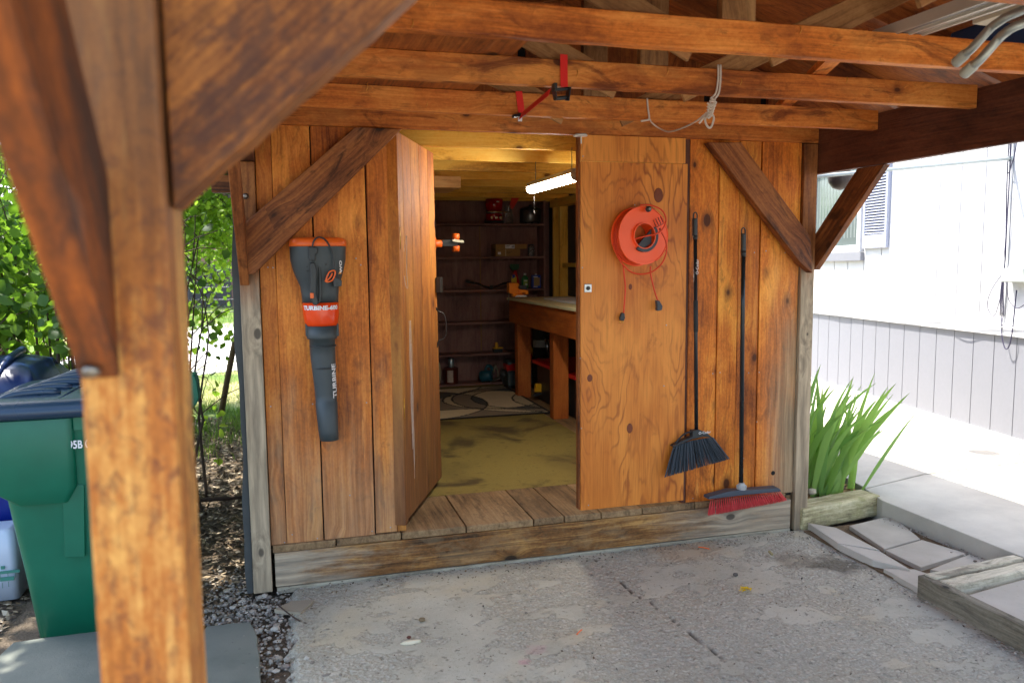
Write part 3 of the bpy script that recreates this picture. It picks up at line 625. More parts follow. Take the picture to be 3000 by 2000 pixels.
YN=plain('staple',srgb(214,150,60),.5,.4)
for (x,yy,y_) in ((1207,70,2.218),(1075,255,2.798),(1250,305,3.388),(2170,240,2.798),(2110,225,2.798),(1690,215,2.798),(1955,210,2.798),(2480,235,2.798),(2790,62,2.218),(2344,90,2.218)):
    mb=MB(); c=QY(x,yy,y_); mb.tube([c+Vector((-.002,0,-.012)),c+Vector((.003,-.003,.0)),c+Vector((.001,0,.012))],.0014,5); mb.build('staple',YN,CP)
# roof
mb=MB()
for s in (-1,1):
    for j in range(3):
        ya,yb=-.9+j*2.45,-.9+(j+1)*2.45-.004
        e=1.355+s*1.86; P=[Vector((1.355,ya,RZ(1.355))),Vector((e,ya,RZ(e))),Vector((e,yb,RZ(e))),Vector((1.355,yb,RZ(1.355)))]
        mb.prism(P,(0,0,.014),gdir=(1,0,0))
roof=mb.build('roof',WROOF,CP)
mb=MB()
for s in (-1,1):
    e=1.355+s*1.90; P=[Vector((1.355,-.95,RZ(1.355)+.018)),Vector((e,-.95,RZ(e)+.018)),Vector((e,9.0,RZ(e)+.018)),Vector((1.355,9.0,RZ(1.355)+.018))]; mb.prism(P,(0,0,.02),gdir=(0,1,0))
mb.build('shingles',plain('shingle',srgb(84,76,70),.9,var=.3,scale=60),roof)
mb=MB()
for s in (-1,1):
    e=1.355+s*1.885; mb.box((e-.012,-.95,RZ(e)-.13),(e+.012,9.0,RZ(e)+.010),ax=1)
mb.build('fascia',WBEAM,roof)
c=QY(645,538,5.0); mb=MB(); mb.box((c.x-.05,5.0,c.z-.05),(c.x+.12,5.09,c.z+.05)); mb.build('rafter_tail',WB,CP,bevel=.003)

# ================= WHITE HOUSE =================
HOUSE=thing('house',tuple(HA),'white sided house in full sun to the right of the shed','house')
WHT=plain('white_siding_paint',(.66,.66,.66),.6,var=.03,scale=40,bump=.2)
GRY=plain('grey_siding_paint',srgb(130,131,137),.65,var=.05,scale=30,bump=.4)
SHT=plain('pale_blue_shutter_paint',srgb(166,170,186),.5,var=.03)
def hq(mb,s0,s1,z0,z1,o0,o1):
    P=[HP(s0,z0,o0),HP(s1,z0,o0),HP(s1,z1,o0),HP(s0,z1,o0)]; mb.prism(P,HN*(o1-o0),gdir=(0,0,1))
mb=MB(); gl=[2.31,2.01,1.68,1.39,1.07,.745,.448,.145,-.14,-.42,-.715]
ss_=[4.2,3.9,3.6,3.3,3.0,2.62]+gl+[-1.01-.295*i for i in range(14)]
wb=(1.15,2.15)  # window span
for a,b in zip(ss_,ss_[1:]):
    if b>=1.06 and a<=2.32: hq(mb,b+.0065,a-.0065,1.03,1.60,0,.012); hq(mb,b+.0065,a-.0065,2.62,3.6,0,.012)
    else: hq(mb,b+.0065,a-.0065,1.03,3.6,0,.012)
mb.build('upper_siding',WHT,HOUSE)
mb=MB(); s=4.2
for i in range(34): hq(mb,s-.243+.004,s-.004,.12,1.0,-.01,.008); s-=.243
mb.build('lower_siding',GRY,HOUSE)
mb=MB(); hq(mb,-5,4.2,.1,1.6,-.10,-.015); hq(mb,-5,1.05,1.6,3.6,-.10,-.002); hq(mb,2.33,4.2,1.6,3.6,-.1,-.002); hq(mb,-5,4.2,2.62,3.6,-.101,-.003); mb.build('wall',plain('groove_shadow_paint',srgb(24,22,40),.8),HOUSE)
mb=MB(); hq(mb,-5,4.2,.955,1.045,.0,.035); mb.build('trim_band',WHT,HOUSE,bevel=.003)
BB=slab_mat('flaking_white_paint',srgb(214,210,202),srgb(232,230,224))
mb=MB(); hq(mb,-5,4.2,.10,.205,.0,.024); mb.build('base_board',BB,HOUSE,bevel=.003)
# window, sill, shutter
win=None
mb=MB()
for a in ((1.09,1.16,1.63,2.60),(2.16,2.23,1.63,2.60),(1.16,2.16,1.63,1.70),(1.16,2.16,2.53,2.60)): hq(mb,a[0],a[1],a[2],a[3],.0,.05)
win=mb.build('window',WHT,HOUSE,bevel=.004)
GL=N('window_glass'); GL.p.inputs['Base Color'].default_value=(.13,.16,.15,1); GL.p.inputs['Roughness'].default_value=.06; GL.p.inputs['Specular IOR Level'].default_value=.8
mb=MB(); hq(mb,1.16,2.16,1.70,2.53,-.005,.008); mb.build('pane',GL.m,win)
mb=MB()
for i in range(14): hq(mb,1.20+i*.07,1.225+i*.07,1.78,2.5,-.004,.0092)
mb.build('curtain',plain('curtain_cloth',srgb(112,120,116),.8),win)
mb=MB(); hq(mb,1.06,2.3,1.54,1.626,.0,.055); mb.build('window_sill',GRY,HOUSE,bevel=.003)
mb=MB()
for a in ((.62,.655,1.66,2.62),(1.02,1.055,1.66,2.62),(.655,1.02,1.66,1.79),(.655,1.02,2.56,2.62)): hq(mb,a[0],a[1],a[2],a[3],.012,.045)
sh=mb.build('shutter',SHT,HOUSE,bevel=.002)
mb=MB()
for i in range(28):
    z=1.80+i*.0272; P=[HP(.655,z,.018),HP(.655,z+.019,.018),HP(.655,z+.004,.042),HP(.655,z-.004,.042)]; mb.prism(P,HU*.365)
mb.build('slats',SHT,sh)
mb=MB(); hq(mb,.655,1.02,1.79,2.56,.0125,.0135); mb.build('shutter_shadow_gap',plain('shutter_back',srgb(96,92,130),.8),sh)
# electricity and cables of the house
PVC=plain('grey_pvc',srgb(176,184,182),.4,var=.05); CABL=plain('dark_cable',srgb(58,54,78),.6); WCAB=plain('white_cable',srgb(214,214,214),.5)
e_=HP(-.99,2.27,.0); a_=QY(2586,499,4.7); b_=a_+(a_-e_)*.75; mb=MB(); mb.tube([b_,a_,e_.lerp(a_,.02)],.013,10); mb.tube([e_.lerp(a_,.03),e_.lerp(a_,.0)],.02,10)
cd=tag(mb.build('conduit_pipe',PVC,loc=HP(0,2.3,.2)),'pale grey plastic pipe spanning from the carport edge to the white house wall','pipe')
mb=MB()
for k_,(w,o) in enumerate(((0,.03),(.02,.035),(-.015,.04))):
    pts=[HP(-1.0+w*math.sin(z*3+k_),z,o) for z in (3.2,2.7,2.3,2.0,1.7,1.58)]; pts+= [HP(-1.0,1.5,.03),HP(-1.0+.012*(k_-1),1.3,.04),HP(-1.0+.02*(k_-1),1.1,.03)]
    mb.tube(curve(pts,4),.0045,6)
mb.tube(curve([HP(-1.02,1.46,.03),HP(-.90,1.30,.05),HP(-.86,1.17,.05),HP(-.93,1.10,.04),HP(-.99,1.25,.04)],5),.003,6)
mb.tube(curve([HP(-1.02,1.44,.03),HP(-1.08,1.25,.05),HP(-1.17,1.17,.05),HP(-1.25,1.2,.04)],5),.003,6)
mb.tube(curve([HP(-1.0,1.1,.03),HP(-1.04,.95,.05),HP(-1.09,.86,.05),HP(-1.14,.95,.05),HP(-1.14,1.3,.03)],5),.0045,6)
mb.tube(curve([HP(-1.12,3.2,.03),HP(-1.10,2.4,.06),HP(-1.05,2.2,.06),HP(-1.0,2.16,.04)],5),.004,6)
tag(mb.build('cable',CABL,loc=HP(-1,2,.03)),'bundle of dark cables hanging down the white house wall at the right edge','cable')
mb=MB(); mb.tube(curve([HP(2.15,1.03,.045),HP(1.8,1.005,.05),HP(1.4,.99,.05),HP(1.05,1.005,.045),HP(.85,1.02,.045),HP(.5,1.01,.05),HP(.1,1.0,.05),HP(-.25,1.02,.045),HP(-.55,.985,.06),HP(-.8,1.01,.05),HP(-1.3,1.03,.045)],6),.0042,6)
tag(mb.build('cable',WCAB,loc=HP(0,1.05,.04)),'thin white cable sagging along the ledge of the white house wall','cable')
mb=MB(); mb.tube(curve([HP(.80,1.34,.03),HP(.86,1.32,.03),HP(.87,1.27,.03),HP(.81,1.24,.03),HP(.775,1.31,.03),HP(.80,1.34,.03)],5),.003,6); mb.tube(curve([HP(.80,1.25,.03),HP(.765,1.15,.035),HP(.77,1.08,.035),HP(.85,1.04,.045)],5),.005,6)
tag(mb.build('cable',WCAB,loc=HP(.8,1.2,.03)),'short curled cable end standing up under the shutter of the white house','cable')
mb=MB(); hq(mb,-1.4,-1.06,1.36,1.46,.012,.10); o=mb.build('meter_box',plain('meter_grey',srgb(170,176,168),.5),loc=HP(-1.2,1.4,.01),bevel=.006); tag(o,'small grey green box on the white house wall at the right edge','box')
# dark round bell shape hanging behind the brace
mb=MB(); c=QY(2462,520,5.3); mb.lathe((c.x,c.y,c.z-.05),[(.012,-.045),(.055,-.03),(.085,.01),(.092,.05),(.088,.09),(.05,.12)],20); mb.tube([(c.x,c.y,c.z+.06),(c.x,c.y,2.42)],.006,6)
tag(mb.build('hanging_bell',plain('dark_bell',srgb(48,34,28),.5),loc=c),'dark rounded bell hanging in front of the white house window','bell')
# ================= OBJECTS ON THE WALL =================
BLK=plain('black_plastic',srgb(40,44,46),.42,var=.12); ORG=plain('orange_plastic',srgb(240,104,28),.38,var=.05); GRAPH=plain('graphite_plastic',srgb(62,70,72),.5,var=.1)
WHTP=plain('white_print',(.82,.82,.82),.5,var=.03); REDP=plain('red_plastic',srgb(190,26,26),.3,var=.06)
# --- leaf blower ---
y=3.79
BL=thing('leaf_blower',(.16,3.85,1.7),'grey and orange handheld leaf blower hanging nose down on the left plank wall','leaf blower')
def bs(px,py,hw): c=QY(px,py,y); return c,hw*.00166
def sections(lst,sy,seg=28):
    mb=MB(); vs=[];n=len(lst)
    for (cx,cy,hw,pw) in lst:
        c=QY(cx,cy,y); a=hw*.00164
        for k in range(seg):
            t=2*math.pi*k/seg; ct,st=math.cos(t),math.sin(t); e=2/pw
            vs.append((c.x+a*math.copysign(abs(ct)**e,ct),c.y+.0+a*sy*math.copysign(abs(st)**e,st),c.z))
    fs=[(i*seg+k,(i+1)*seg+k,(i+1)*seg+(k+1)%seg,i*seg+(k+1)%seg) for i in range(n-1) for k in range(seg)]
    mb.add(vs,fs,sm=True); mb.f+=[tuple(range(seg)),tuple((n-1)*seg+k for k in range(seg))[::-1]]; mb.m+=[0,0]; mb.sm+=[False,False]; return mb
sections([(931,712,74,2.6),(931,722,77,2.6),(932,760,76,2.5),(933,790,70,2.4),(935,815,62,2.3),(937,838,54,2.1),(938,862,51,2),(939,886,50,2)],.72).build('body',GRAPH,BL)
sections([(931,696,56,2.6),(931,698,68,2.6),(931,704,77,2.6),(931,716,79,2.6),(931,722,78.5,2.6)],.73).build('rim',ORG,BL)
tr=plain('clear_orange_plastic',srgb(238,72,20),.18,var=.06)
bd=sections([(939,885,50.5,2),(940,905,50.5,2),(941,925,49.5,2),(942,942,47,2),(943,955,42,2)],.9).build('band',tr,BL)
sections([(943,953,43,2),(943,985,42,2),(944,991,41.5,2),(944,992,36,2),(946,1040,35,2),(955,1150,30.5,2),(956,1178,30,2),(956.2,1179,31,2),(962,1260,28,2),(965,1287,27,2)],1.0).build('tube',GRAPH,BL)
for dx in (-43,44): mb=MB(); c=QY(943+dx,965,y); mb.box((c.x-.008,c.y-.02,c.z-.03),(c.x+.008,c.y+.02,c.z+.028)); mb.build('tube_clip',GRAPH,BL,bevel=.003)
yf=3.79-.115*.72-.01
mb=MB(); P=[QY(908,772,yf),QY(926,772,yf),QY(931,800,yf),QY(931,870,yf-.012),QY(936,890,yf-.01),QY(930,897,yf),QY(914,894,yf-.01),QY(907,870,yf-.02)]
mb.prism([QY(x,yy,3.68) for x,yy in ((907,770),(921,768),(928,790),(926,862),(933,884),(929,895),(918,893),(908,872),(909,800))],(0,.028,0),gdir=(0,0,1)); 
mb.prism([QY(x,yy,3.705) for x,yy in ((929,768),(940,770),(944,860),(940,884),(928,894),(934,870),(933,800))],(0,.03,0),gdir=(0,0,1)); h=mb.build('handle',BLK,BL,bevel=.004)
mb=MB(); c=QY(914,866,3.676); mb.box((c.x-.008,c.y-.003,c.z-.012),(c.x+.008,c.y+.004,c.z+.012)); mb.build('button',ORG,h,bevel=.002)
mb=MB(); mb.prism([QY(x,yy,3.685) for x,yy in ((903,722),(930,724),(931,740),(924,745),(924,764),(906,764),(904,745))],(0,.035,0)); mb.build('plug',BLK,BL,bevel=.004)
mb=MB(); mb.tube(curve([QY(x,yy,3.69) for x,yy in ((915,724),(920,705),(934,695),(952,702),(966,722),(976,750),(979,790))],5),.0042,7); mb.prism([QY(x,yy,3.70) for x,yy in ((974,806),(1002,822),(1001,838),(978,841))],(0,.05,0)); mb.tube([QY(984,795,3.71),QY(988,815,3.71),QY(989,835,3.71)],[.008,.010,.012],8); mb.build('cord',BLK,BL,bevel=.003)
mb=MB(); mb.tube(curve([QY(x,yy,3.69) for x,yy in ((953,825),(964,798),(980,793),(981,805),(972,822),(955,825),(968,812),(974,800))],4),.0038,6); mb.build('clip',ORG,BL)
text_y=3.79
mb=MB()
def wrap(x,y0): return y0
def wraptext(body,size,px,py,cx,hw,sy,vert,name,sx=1.,bold=.0,mat_=WHTP,par=None):
    """lettering bent round the casing: flat mesh mapped on the cylinder"""
    cu=bpy.data.curves.new('t','FONT'); cu.body=body; cu.size=size; cu.offset=bold; cu.resolution_u=3; cu.extrude=0
    o=bpy.data.objects.new('t',cu); COL.objects.link(o); bpy.context.view_layer.update()
    me=bpy.data.meshes.new_from_object(o.evaluated_get(bpy.context.evaluated_depsgraph_get())); bpy.data.objects.remove(o)
    C0=QY(px,py,y); CC=QY(cx,py,y); R=hw*.00164; off=Vector(par['_w'])
    mod=bpy.data.objects.new(name,me); me.materials.clear(); me.materials.append(mat_)
    import bmesh
    bm=bmesh.new(); bm.from_mesh(me); bmesh.ops.triangulate(bm,faces=bm.faces); bmesh.ops.subdivide_edges(bm,edges=bm.edges,cuts=2); 
    a0=math.asin(max(-1,min(1,(C0.x-CC.x)/R)))
    for v in bm.verts:
        tx,ty=v.co.x*sx,v.co.y
        if vert: u,w=ty,-tx        # reading downwards
        else: u,w=tx,ty
        if vert=='up': u,w=-ty,tx
        a=a0+u/R; v.co=Vector((CC.x+R*math.sin(a)+ (0 if not vert else (w*-.02)),CC.y-R*sy*math.cos(a)*1.0-.0015,C0.z+w))-off
    bm.to_mesh(me); bm.free(); COL.objects.link(mod); mod.parent=par; mod['_w']=tuple(off); return mod
tb=[o for o in BL.children if o.name.startswith('tube') and 'clip' not in o.name][0]; bod=[o for o in BL.children if o.name.startswith('body')][0]
wraptext('TURBINE-600',.026,890,906,940,52.,.9,False,'lettering',1.2,.0012,par=bd)
wraptext('TURBINE',.038,986,1160,954,34.5,1.0,'up','lettering',1.05,.001,par=tb)
wraptext('WORX',.024,1000,798,933,79,.74,'up','lettering',1.25,.001,par=bod)
for i in range(5):
    a=QY(884+i*2.0,742+i*13,3.735); mb=MB(); mb.tube([a+Vector((0,-.012,0)),a+Vector((.016,-.026,.0))],.0022,6); mb.build('vent_slot',BLK,bod)
mb=MB(); sc=QY(955,775,3.703); mb.lathe(sc,[(.004,0),(.003,.002)],10,(0,-1,0)); mb.build('screw',IRON,bod)
mb=MB()
for yy in (742,797):
    c=QY(997,yy,3.74); mb.box((c.x-.009,c.y-.004,c.z-.008),(c.x+.004,c.y+.01,c.z+.008))
mb.build('logo_bars',plain('amber_print',srgb(250,160,30),.5),bod)
sections([(950,1072,34.2,2),(950,1075,34.4,2),(950,1078,34,2)],1.0).build('tube_seam',BLK,BL); sections([(946,1010,37.6,2),(946,1014,37.6,2)],1.0).build('tube_collar',BLK,BL)
# --- cord reel ---
c0=Vector((1.757,3.79,1.688)); RE=thing('cord_reel',c0,'bright orange extension cord reel hanging on the plywood door','cord reel')
CO_=plain('coral_plastic',srgb(255,92,34),.38,var=.035); COR=plain('orange_cord_rubber',srgb(224,66,18),.5,var=.06)
ax=Vector((.15,-1,.03)).normalized()
def ring(mb,c,ri,ro,t,seg=56,flat=False):
    x=Vector((1,0,0)); x=(x-ax*x.dot(ax)).normalized(); z=ax.cross(x)*-1
    if z.z<0: z=-z
    vs=[]
    for h in (0,t):
        for r in (ri,ro):
            for k in range(seg):
                a=2*math.pi*k/seg; px,pz=r*math.cos(a),r*math.sin(a)
                if flat and r==ro and pz<-.125: pz=-.125-.2*(abs(pz)-.125); 
                vs.append(c+ax*h+x*px+z*pz)
    f=[];s=seg
    for k in range(s):
        j=(k+1)%s; f+=[(k,j,s+j,s+k),(2*s+k,3*s+k,3*s+j,2*s+j),(k,2*s+k,2*s+j,j),(s+k,s+j,3*s+j,3*s+k)]
    mb.add(vs,f,sm=False); return x,z
mb=MB(); ring(mb,c0-ax*.034,.062,.152,.006); mb.build('back_flange',CO_,RE,bevel=.0015)
mb=MB(); X_,Z_=ring(mb,c0+ax*.030,.066,.150,.006,flat=True); ring(mb,c0+ax*.0302,.062,.0675,.014); ring(mb,c0+ax*.031,.146,.150,.009,flat=True); ff=mb.build('front_flange',CO_,RE,bevel=.0012)
mb=MB(); ring(mb,c0-ax*.034,.062,.066,.085); mb.build('hub',CO_,RE)
mb=MB()
for i in range(46):
    r=.112+.004*(i%8)+random.uniform(-.002,.003); o=(i//8)*.010-.030+random.uniform(-.002,.002); pts=[c0+ax*(o+.004*math.sin(3*a+i))+(X_*math.cos(a)+Z_*math.sin(a))*(r+.003*math.sin(2*a+i*1.7)) for a in [2*math.pi*k/28 for k in range(29)]]
    mb.tube(pts,.0042,5,cap=False)
mb.build('wound_cord',COR,RE)
yc=3.725
mb=MB(); mb.tube(curve([QY(x,yy,yy_) for x,yy,yy_ in ((1852,708,3.79),(1862,700,3.74),(1890,692,3.72),(1925,684,3.715),(1945,665,3.715),(1951,640,3.715),(1938,615,3.72),(1905,601,3.73),(1875,601,3.74))],6),.0042,7)
mb.tube(curve([QY(x,yy,yy_) for x,yy,yy_ in ((1938,680,3.715),(1950,705,3.715),(1953,735,3.72),(1940,770,3.74),(1912,795,3.77),(1880,803,3.79),(1850,797,3.80),(1828,778,3.80),(1808,748,3.79),(1797,715,3.78))],6),.0042,7)
mb.tube(curve([QY(x,yy,3.815) for x,yy in ((1826,775),(1828,800),(1832,840),(1830,880),(1827,918))],5),.0042,7)
mb.tube(curve([QY(x,yy,3.80) for x,yy in ((1906,780),(1906,800),(1912,830),(1920,860),(1928,882))],5),.0042,7); mb.build('cord',COR,RE)
DG=plain('dark_grey_plastic',srgb(58,60,66),.5,var=.06)
mb=MB(); arc=[(X_*math.cos(a)+Z_*math.sin(a)) for a in [math.radians(t) for t in range(-125,36,10)]]
mb.prism([c0+ax*.036+v*.083 for v in arc]+[c0+ax*.036+v*.064 for v in arc[::-1]],ax*.014); 
mb.prism([c0+ax*.02+arc[0]*.064,c0+ax*.02+arc[4]*.064,c0+ax*.02+arc[9]*.064,c0+ax*.02+arc[-1]*.064],ax*.012); mb.build('grip',DG,RE,bevel=.002)
c=QY(1897,613,3.742); mb=MB(); mb.lathe(c,[(.013,0),(.015,.004),(.014,.016),(.009,.02)],20,ax); mb.build('knob',BLK,RE)
mb=MB(); mb.lathe(c+ax*.02,[(.007,0),(.005,.003)],14,ax); mb.build('screw',STEEL,RE)
mb=MB(); ym=3.7635-.003
# raised fork shaped emblem slots
for i,(x0,y0) in enumerate(((1914,645),(1921,641),(1928,637),(1935,634))):
    a=QY(x0,y0,3.755); b=QY(x0+9,y0+19,3.755); mb.tube([a-ax*.001,b-ax*.001],.0022,5)
mb.tube([QY(1922,666,3.755),QY(1944,655,3.755)],.0018,5); mb.tube([QY(1933,668,3.755),QY(1935,678,3.755)],.004,6)
EMB=plain('burnt_orange_print',srgb(160,48,24),.5); mb.build('emblem',EMB,ff)
mb=MB(); c=QY(1826,928,3.815); mb.prism([QY(x,yy,3.808) for x,yy in ((1823,916),(1830,917),(1832,932),(1828,940),(1818,938),(1817,930))],(0,.02,0)); mb.build('plug',BLK,RE,bevel=.003)
mb=MB()
for dx in (-6,0,5): mb.tube([QY(1822+dx,938,3.815),QY(1821+dx,947,3.815)],.0018,6)
mb.build('prongs',BR,RE)
mb=MB(); mb.prism([QY(x,yy,3.795) for x,yy in ((1924,880),(1932,880),(1942,897),(1940,908),(1928,911),(1925,908),(1926,899))],(0,.024,0)); mb.build('socket',DG,RE,bevel=.003)
mb=MB(); mb.tube([QY(1860,601,3.836),QY(1860,600,3.80)],.003,6); mb.build('nail',STEEL,RE)
# --- brooms ---
BM=plain('black_metal_handle',srgb(38,44,48),.28,.3,var=.08,scale=8)
def grip(mb,x,ya,yb,Y,r,rings):
    a=QY(x,ya,Y);b=QY(x,yb,Y); n=rings*2; mb.tube([a.lerp(b,i/n) for i in range(n+1)],[r*(1.0 if i%2 else .90) for i in range(n+1)],12)
A1=thing('angle_broom',(2.1,3.84,.5),'black angle broom hanging upside up with flared bristles between plywood door and planks','broom','brooms hanging on the shed wall')
mb=MB(); mb.tube([QY(2037,700,3.815),QY(2040,1262,3.815)],.0105,14); mb.build('handle',BM,A1)
mb=MB(); grip(mb,2036,640,690,3.815,.0145,12); mb.tube([QY(2037,690,3.815),QY(2037,702,3.815)],[.014,.0115],12); mb.tube(curve([QY(2032,641,3.815),QY(2032,628,3.815),QY(2037,622,3.815),QY(2042,628,3.815),QY(2042,641,3.815)],4),.0035,6); mb.build('grip',BLK,A1)
mb=MB(); mb.tube([QY(2038,880,3.815),QY(2038.5,972,3.815)],.0125,14); mb.build('sleeve',plain('matt_black_rubber',srgb(46,50,52),.8),A1)
text('O-Cedar','lettering',WHTP,A1,QY(2046,804,3.803),(0,0,1),(-1,0,0),.022,.0003)
mb=MB(); mb.prism([QY(x,yy,3.795) for x,yy in ((2030,1262),(2049,1258),(2072,1268),(2089,1282),(2060,1279),(2030,1286),(2000,1298),(1976,1311),(1971,1307),(2000,1290),(2029,1279))],(0,.038,0)); hd=mb.build('head',BLK,A1,bevel=.003)
mb=MB(); mb.tube(curve([QY(x,yy,3.812) for x,yy in ((2032,1262),(2010,1268),(1992,1282),(1978,1300),(1973,1312))],5),.0045,7); mb.build('head_loop',BLK,A1)
text('O-Cedar','lettering',WHTP,hd,QY(2047,1272,3.7935),(1,0,.04),(0,0,1),.020,.0003)
mb=MB(); 
for i in range(340):
    t=random.random(); top=QY(1972,1312,3.8).lerp(QY(2090,1281,3.8),t) if t<.0 else None
    x=1972+118*t; yt=1312-50*t+ (22*t*t); xb=1947+192*t; yb=1397-54*t+random.uniform(-2,1.5)
    d=random.uniform(-.016,.014); a=QY(x,yt-3,3.812+d); b=QY(xb+random.uniform(-2,2),yb,3.80+d*1.6); m_=a.lerp(b,.5)+Vector((random.uniform(-.001,.001),random.uniform(-.003,.003),0)); mb.tube([a,m_,b],[.0018,.0017,.0012],4,cap=False,r=random.random())
def bristle(name,c1,c2):
    k=N(name); rn=k.attr('rn').outputs['Fac']; k.put(k.p.inputs['Base Color'],k.mix(rn,c1,c2)); k.p.inputs['Roughness'].default_value=.55; return k.m
mb.build('bristles',bristle('dark_bristle',srgb(34,42,50),srgb(74,84,94)),A1)
A2=thing('push_broom',(2.4,3.84,.2),'push broom with red bristles and black handle standing at the right of the wall','broom','brooms hanging on the shed wall')
mb=MB(); mb.tube([QY(2178,745,3.82),QY(2176,900,3.81),QY(2171,1412,3.795)],.0120,14); mb.build('handle',BM,A2)
mb=MB(); grip(mb,2178,684,735,3.82,.0145,12); mb.tube([QY(2178,735,3.82),QY(2178,752,3.82)],[.0145,.0125],12); mb.tube(curve([QY(2173,685,3.82),QY(2173,673,3.82),QY(2178,667,3.82),QY(2183,673,3.82),QY(2183,685,3.82)],4),.0035,6); mb.build('grip',BLK,A2)
mb=MB(); c=QY(2172,1440,3.795); mb.lathe(c,[(.026,0),(.027,.008),(.024,.018),(.024,.036),(.016,.046),(.015,.052)],24); 
for k in range(12):
    a=2*math.pi*k/12; mb.box((c.x+.0245*math.cos(a)-.002,c.y+.0245*math.sin(a)-.002,c.z+.012),(c.x+.0245*math.cos(a)+.002,c.y+.0245*math.sin(a)+.002,c.z+.038))
mb.build('collar',plain('grey_collar',srgb(176,176,172),.5),A2)
BLUE=plain('slate_plastic',srgb(66,74,84),.5)
a=Vector((2.205,3.785,.262)); b=Vector((2.635,3.80,.285)); 
mb=MB(); mb.prism([QY(x,yy,3.765) for x,yy in ((2076,1463),(2078,1455),(2140,1438),(2172,1437),(2282,1429),(2288,1434),(2288,1440),(2180,1450))],(0,.06,0)); mb.build('head',BLUE,A2,bevel=.004)
mb=MB()
for j in range(5):
    for i in range(34):
        t=(i+.5)/34; px=2080+205*t; pyt=1461-24*t; dd=-.028+.014*j
        for k in range(9):
            q=QY(px,pyt,3.795+dd); bx=2078+226*t+(-4 if t<.1 else 0); by=1508-44*t+random.uniform(-4,3)+(6*math.sin(3.14*t)*0); e=QY(bx+random.uniform(-4,4),by,3.79+dd*1.35+random.uniform(-.004,.004))
            m_=q.lerp(e,.5); mb.tube([q,m_,e],[.0011,.0012,.0009],3,cap=False,r=random.random())
mb.build('bristles',bristle('red_bristle',srgb(206,40,44),srgb(242,92,90)),A2)

# ================= THINGS HANGING FROM THE JOISTS =================
RED=plain('red_webbing',srgb(226,34,26),.65,var=.08,scale=120,bump=.3)
ST=thing('ratchet_strap',QY(1650,165,2.79),'red ratchet strap looped over two joists with a black buckle','strap')
def ribbon(mb,pts,w,wd=(1,0,0),t=.0016):
    for a,b in zip(pts,pts[1:]): mb.beam(a,b,wd,w,t,r=.5)
mb=MB(); ribbon(mb,[QY(1652,160,2.795),QY(1652,200,2.793),QY(1653,256,2.788)],.028); 
ribbon(mb,[QY(1520,268,3.385),QY(1528,330,3.383)],.030)
a=QY(1523,342,3.38);b=QY(1610,270,2.80); ribbon(mb,[a,a.lerp(b,.33),a.lerp(b,.66),b],.027,(.3,0,1)); mb.build('webbing',RED,ST)
mb=MB(); c=QY(1643,275,2.78)
for s in (-1,1):
    q=c+Vector((s*.022,0,0)); mb.prism([q+Vector((0,-.02,-.028)),q+Vector((s*.008,-.02,.022)),q+Vector((s*.008,.02,.028)),q+Vector((0,.02,-.020))],(.004,0,0))
mb.tube([c+Vector((-.032,0,.012)),c+Vector((.034,0,.02))],.006,8); mb.tube([c+Vector((-.025,0,-.018)),c+Vector((.025,0,-.012))],.008,8); mb.box(c+Vector((-.03,-.016,.006)),c+Vector((-.018,.014,.034))); mb.build('buckle',BLK,ST,bevel=.001)
mb=MB(); c=QY(1520,338,3.378); mb.beam(c+Vector((-.028,0,-.006)),c+Vector((.028,0,.004)),(0,0,1),.012,.03); mb.build('hook',BLK,ST,bevel=.002)
mb=MB(); c=QY(1524,349,3.378); mb.box(c+Vector((-.010,-.002,-.010)),c+Vector((.008,.0,.012))); mb.build('care_label',WHTP,ST)
RP=plain('white_rope',srgb(214,200,186),.85,var=.18,scale=200,bump=.6)
mb=MB()
def rope(pts,r=.0038): mb.tube(curve(pts,6),r,7)
rope([QY(2104,190,2.79),QY(2104,230,2.79),QY(2098,270,2.79),QY(2086,288,2.80),QY(2080,310,2.82),QY(2072,340,2.83)]); rope([QY(2111,190,2.79),QY(2111,230,2.79),QY(2106,272,2.79),QY(2095,290,2.80),QY(2090,315,2.82)])
for i in range(5): rope([QY(2078+i*1.5,296+i*9,2.79),QY(2098-i*3,300+i*9,2.78),QY(2084-i*2,310+i*9,2.785),QY(2072,302+i*9,2.79)],.004)
rope([QY(2080,330,2.80),QY(2091,345,2.80),QY(2083,373,2.80),QY(2072,370,2.80),QY(2066,350,2.80),QY(2078,330,2.80)],.0042); rope([QY(2078,330,2.80),QY(2062,345,2.81),QY(2048,362,2.82)],.0045)
rope([QY(2070,330,2.81),QY(2040,355,2.95),QY(2000,375,3.1),QY(1962,386,3.25),QY(1935,378,3.35),QY(1912,362,3.37),QY(1902,347,3.38)],.0033)
rope([QY(1896,288,3.385),QY(1898,315,3.383),QY(1902,347,3.38),QY(1895,352,3.378),QY(1878,355,3.376)],.0042)
rope([QY(2082,286,2.79),QY(2088,292,2.79),QY(2092,305,2.79)],.005)
tag(mb.build('rope',RP,loc=QY(2080,300,2.8)),'knotted white rope slung between two joists','rope')
mb=MB(); mb.tube(curve([QY(1613,120,2.9),QY(1614,150,2.9),QY(1622,155,2.9),QY(1634,152,2.9),QY(1636,136,2.9)],5),.0045,7); mb.tube([QY(1613,120,2.9),QY(1613,106,2.9)],.004,6)
tag(mb.build('hook',plain('yellow_vinyl',srgb(224,168,20),.4),loc=QY(1620,130,2.9)),'yellow vinyl coated hook above the red strap','hook')
GAL=plain('galvanised_pipe',srgb(168,172,166),.38,.55,var=.15)
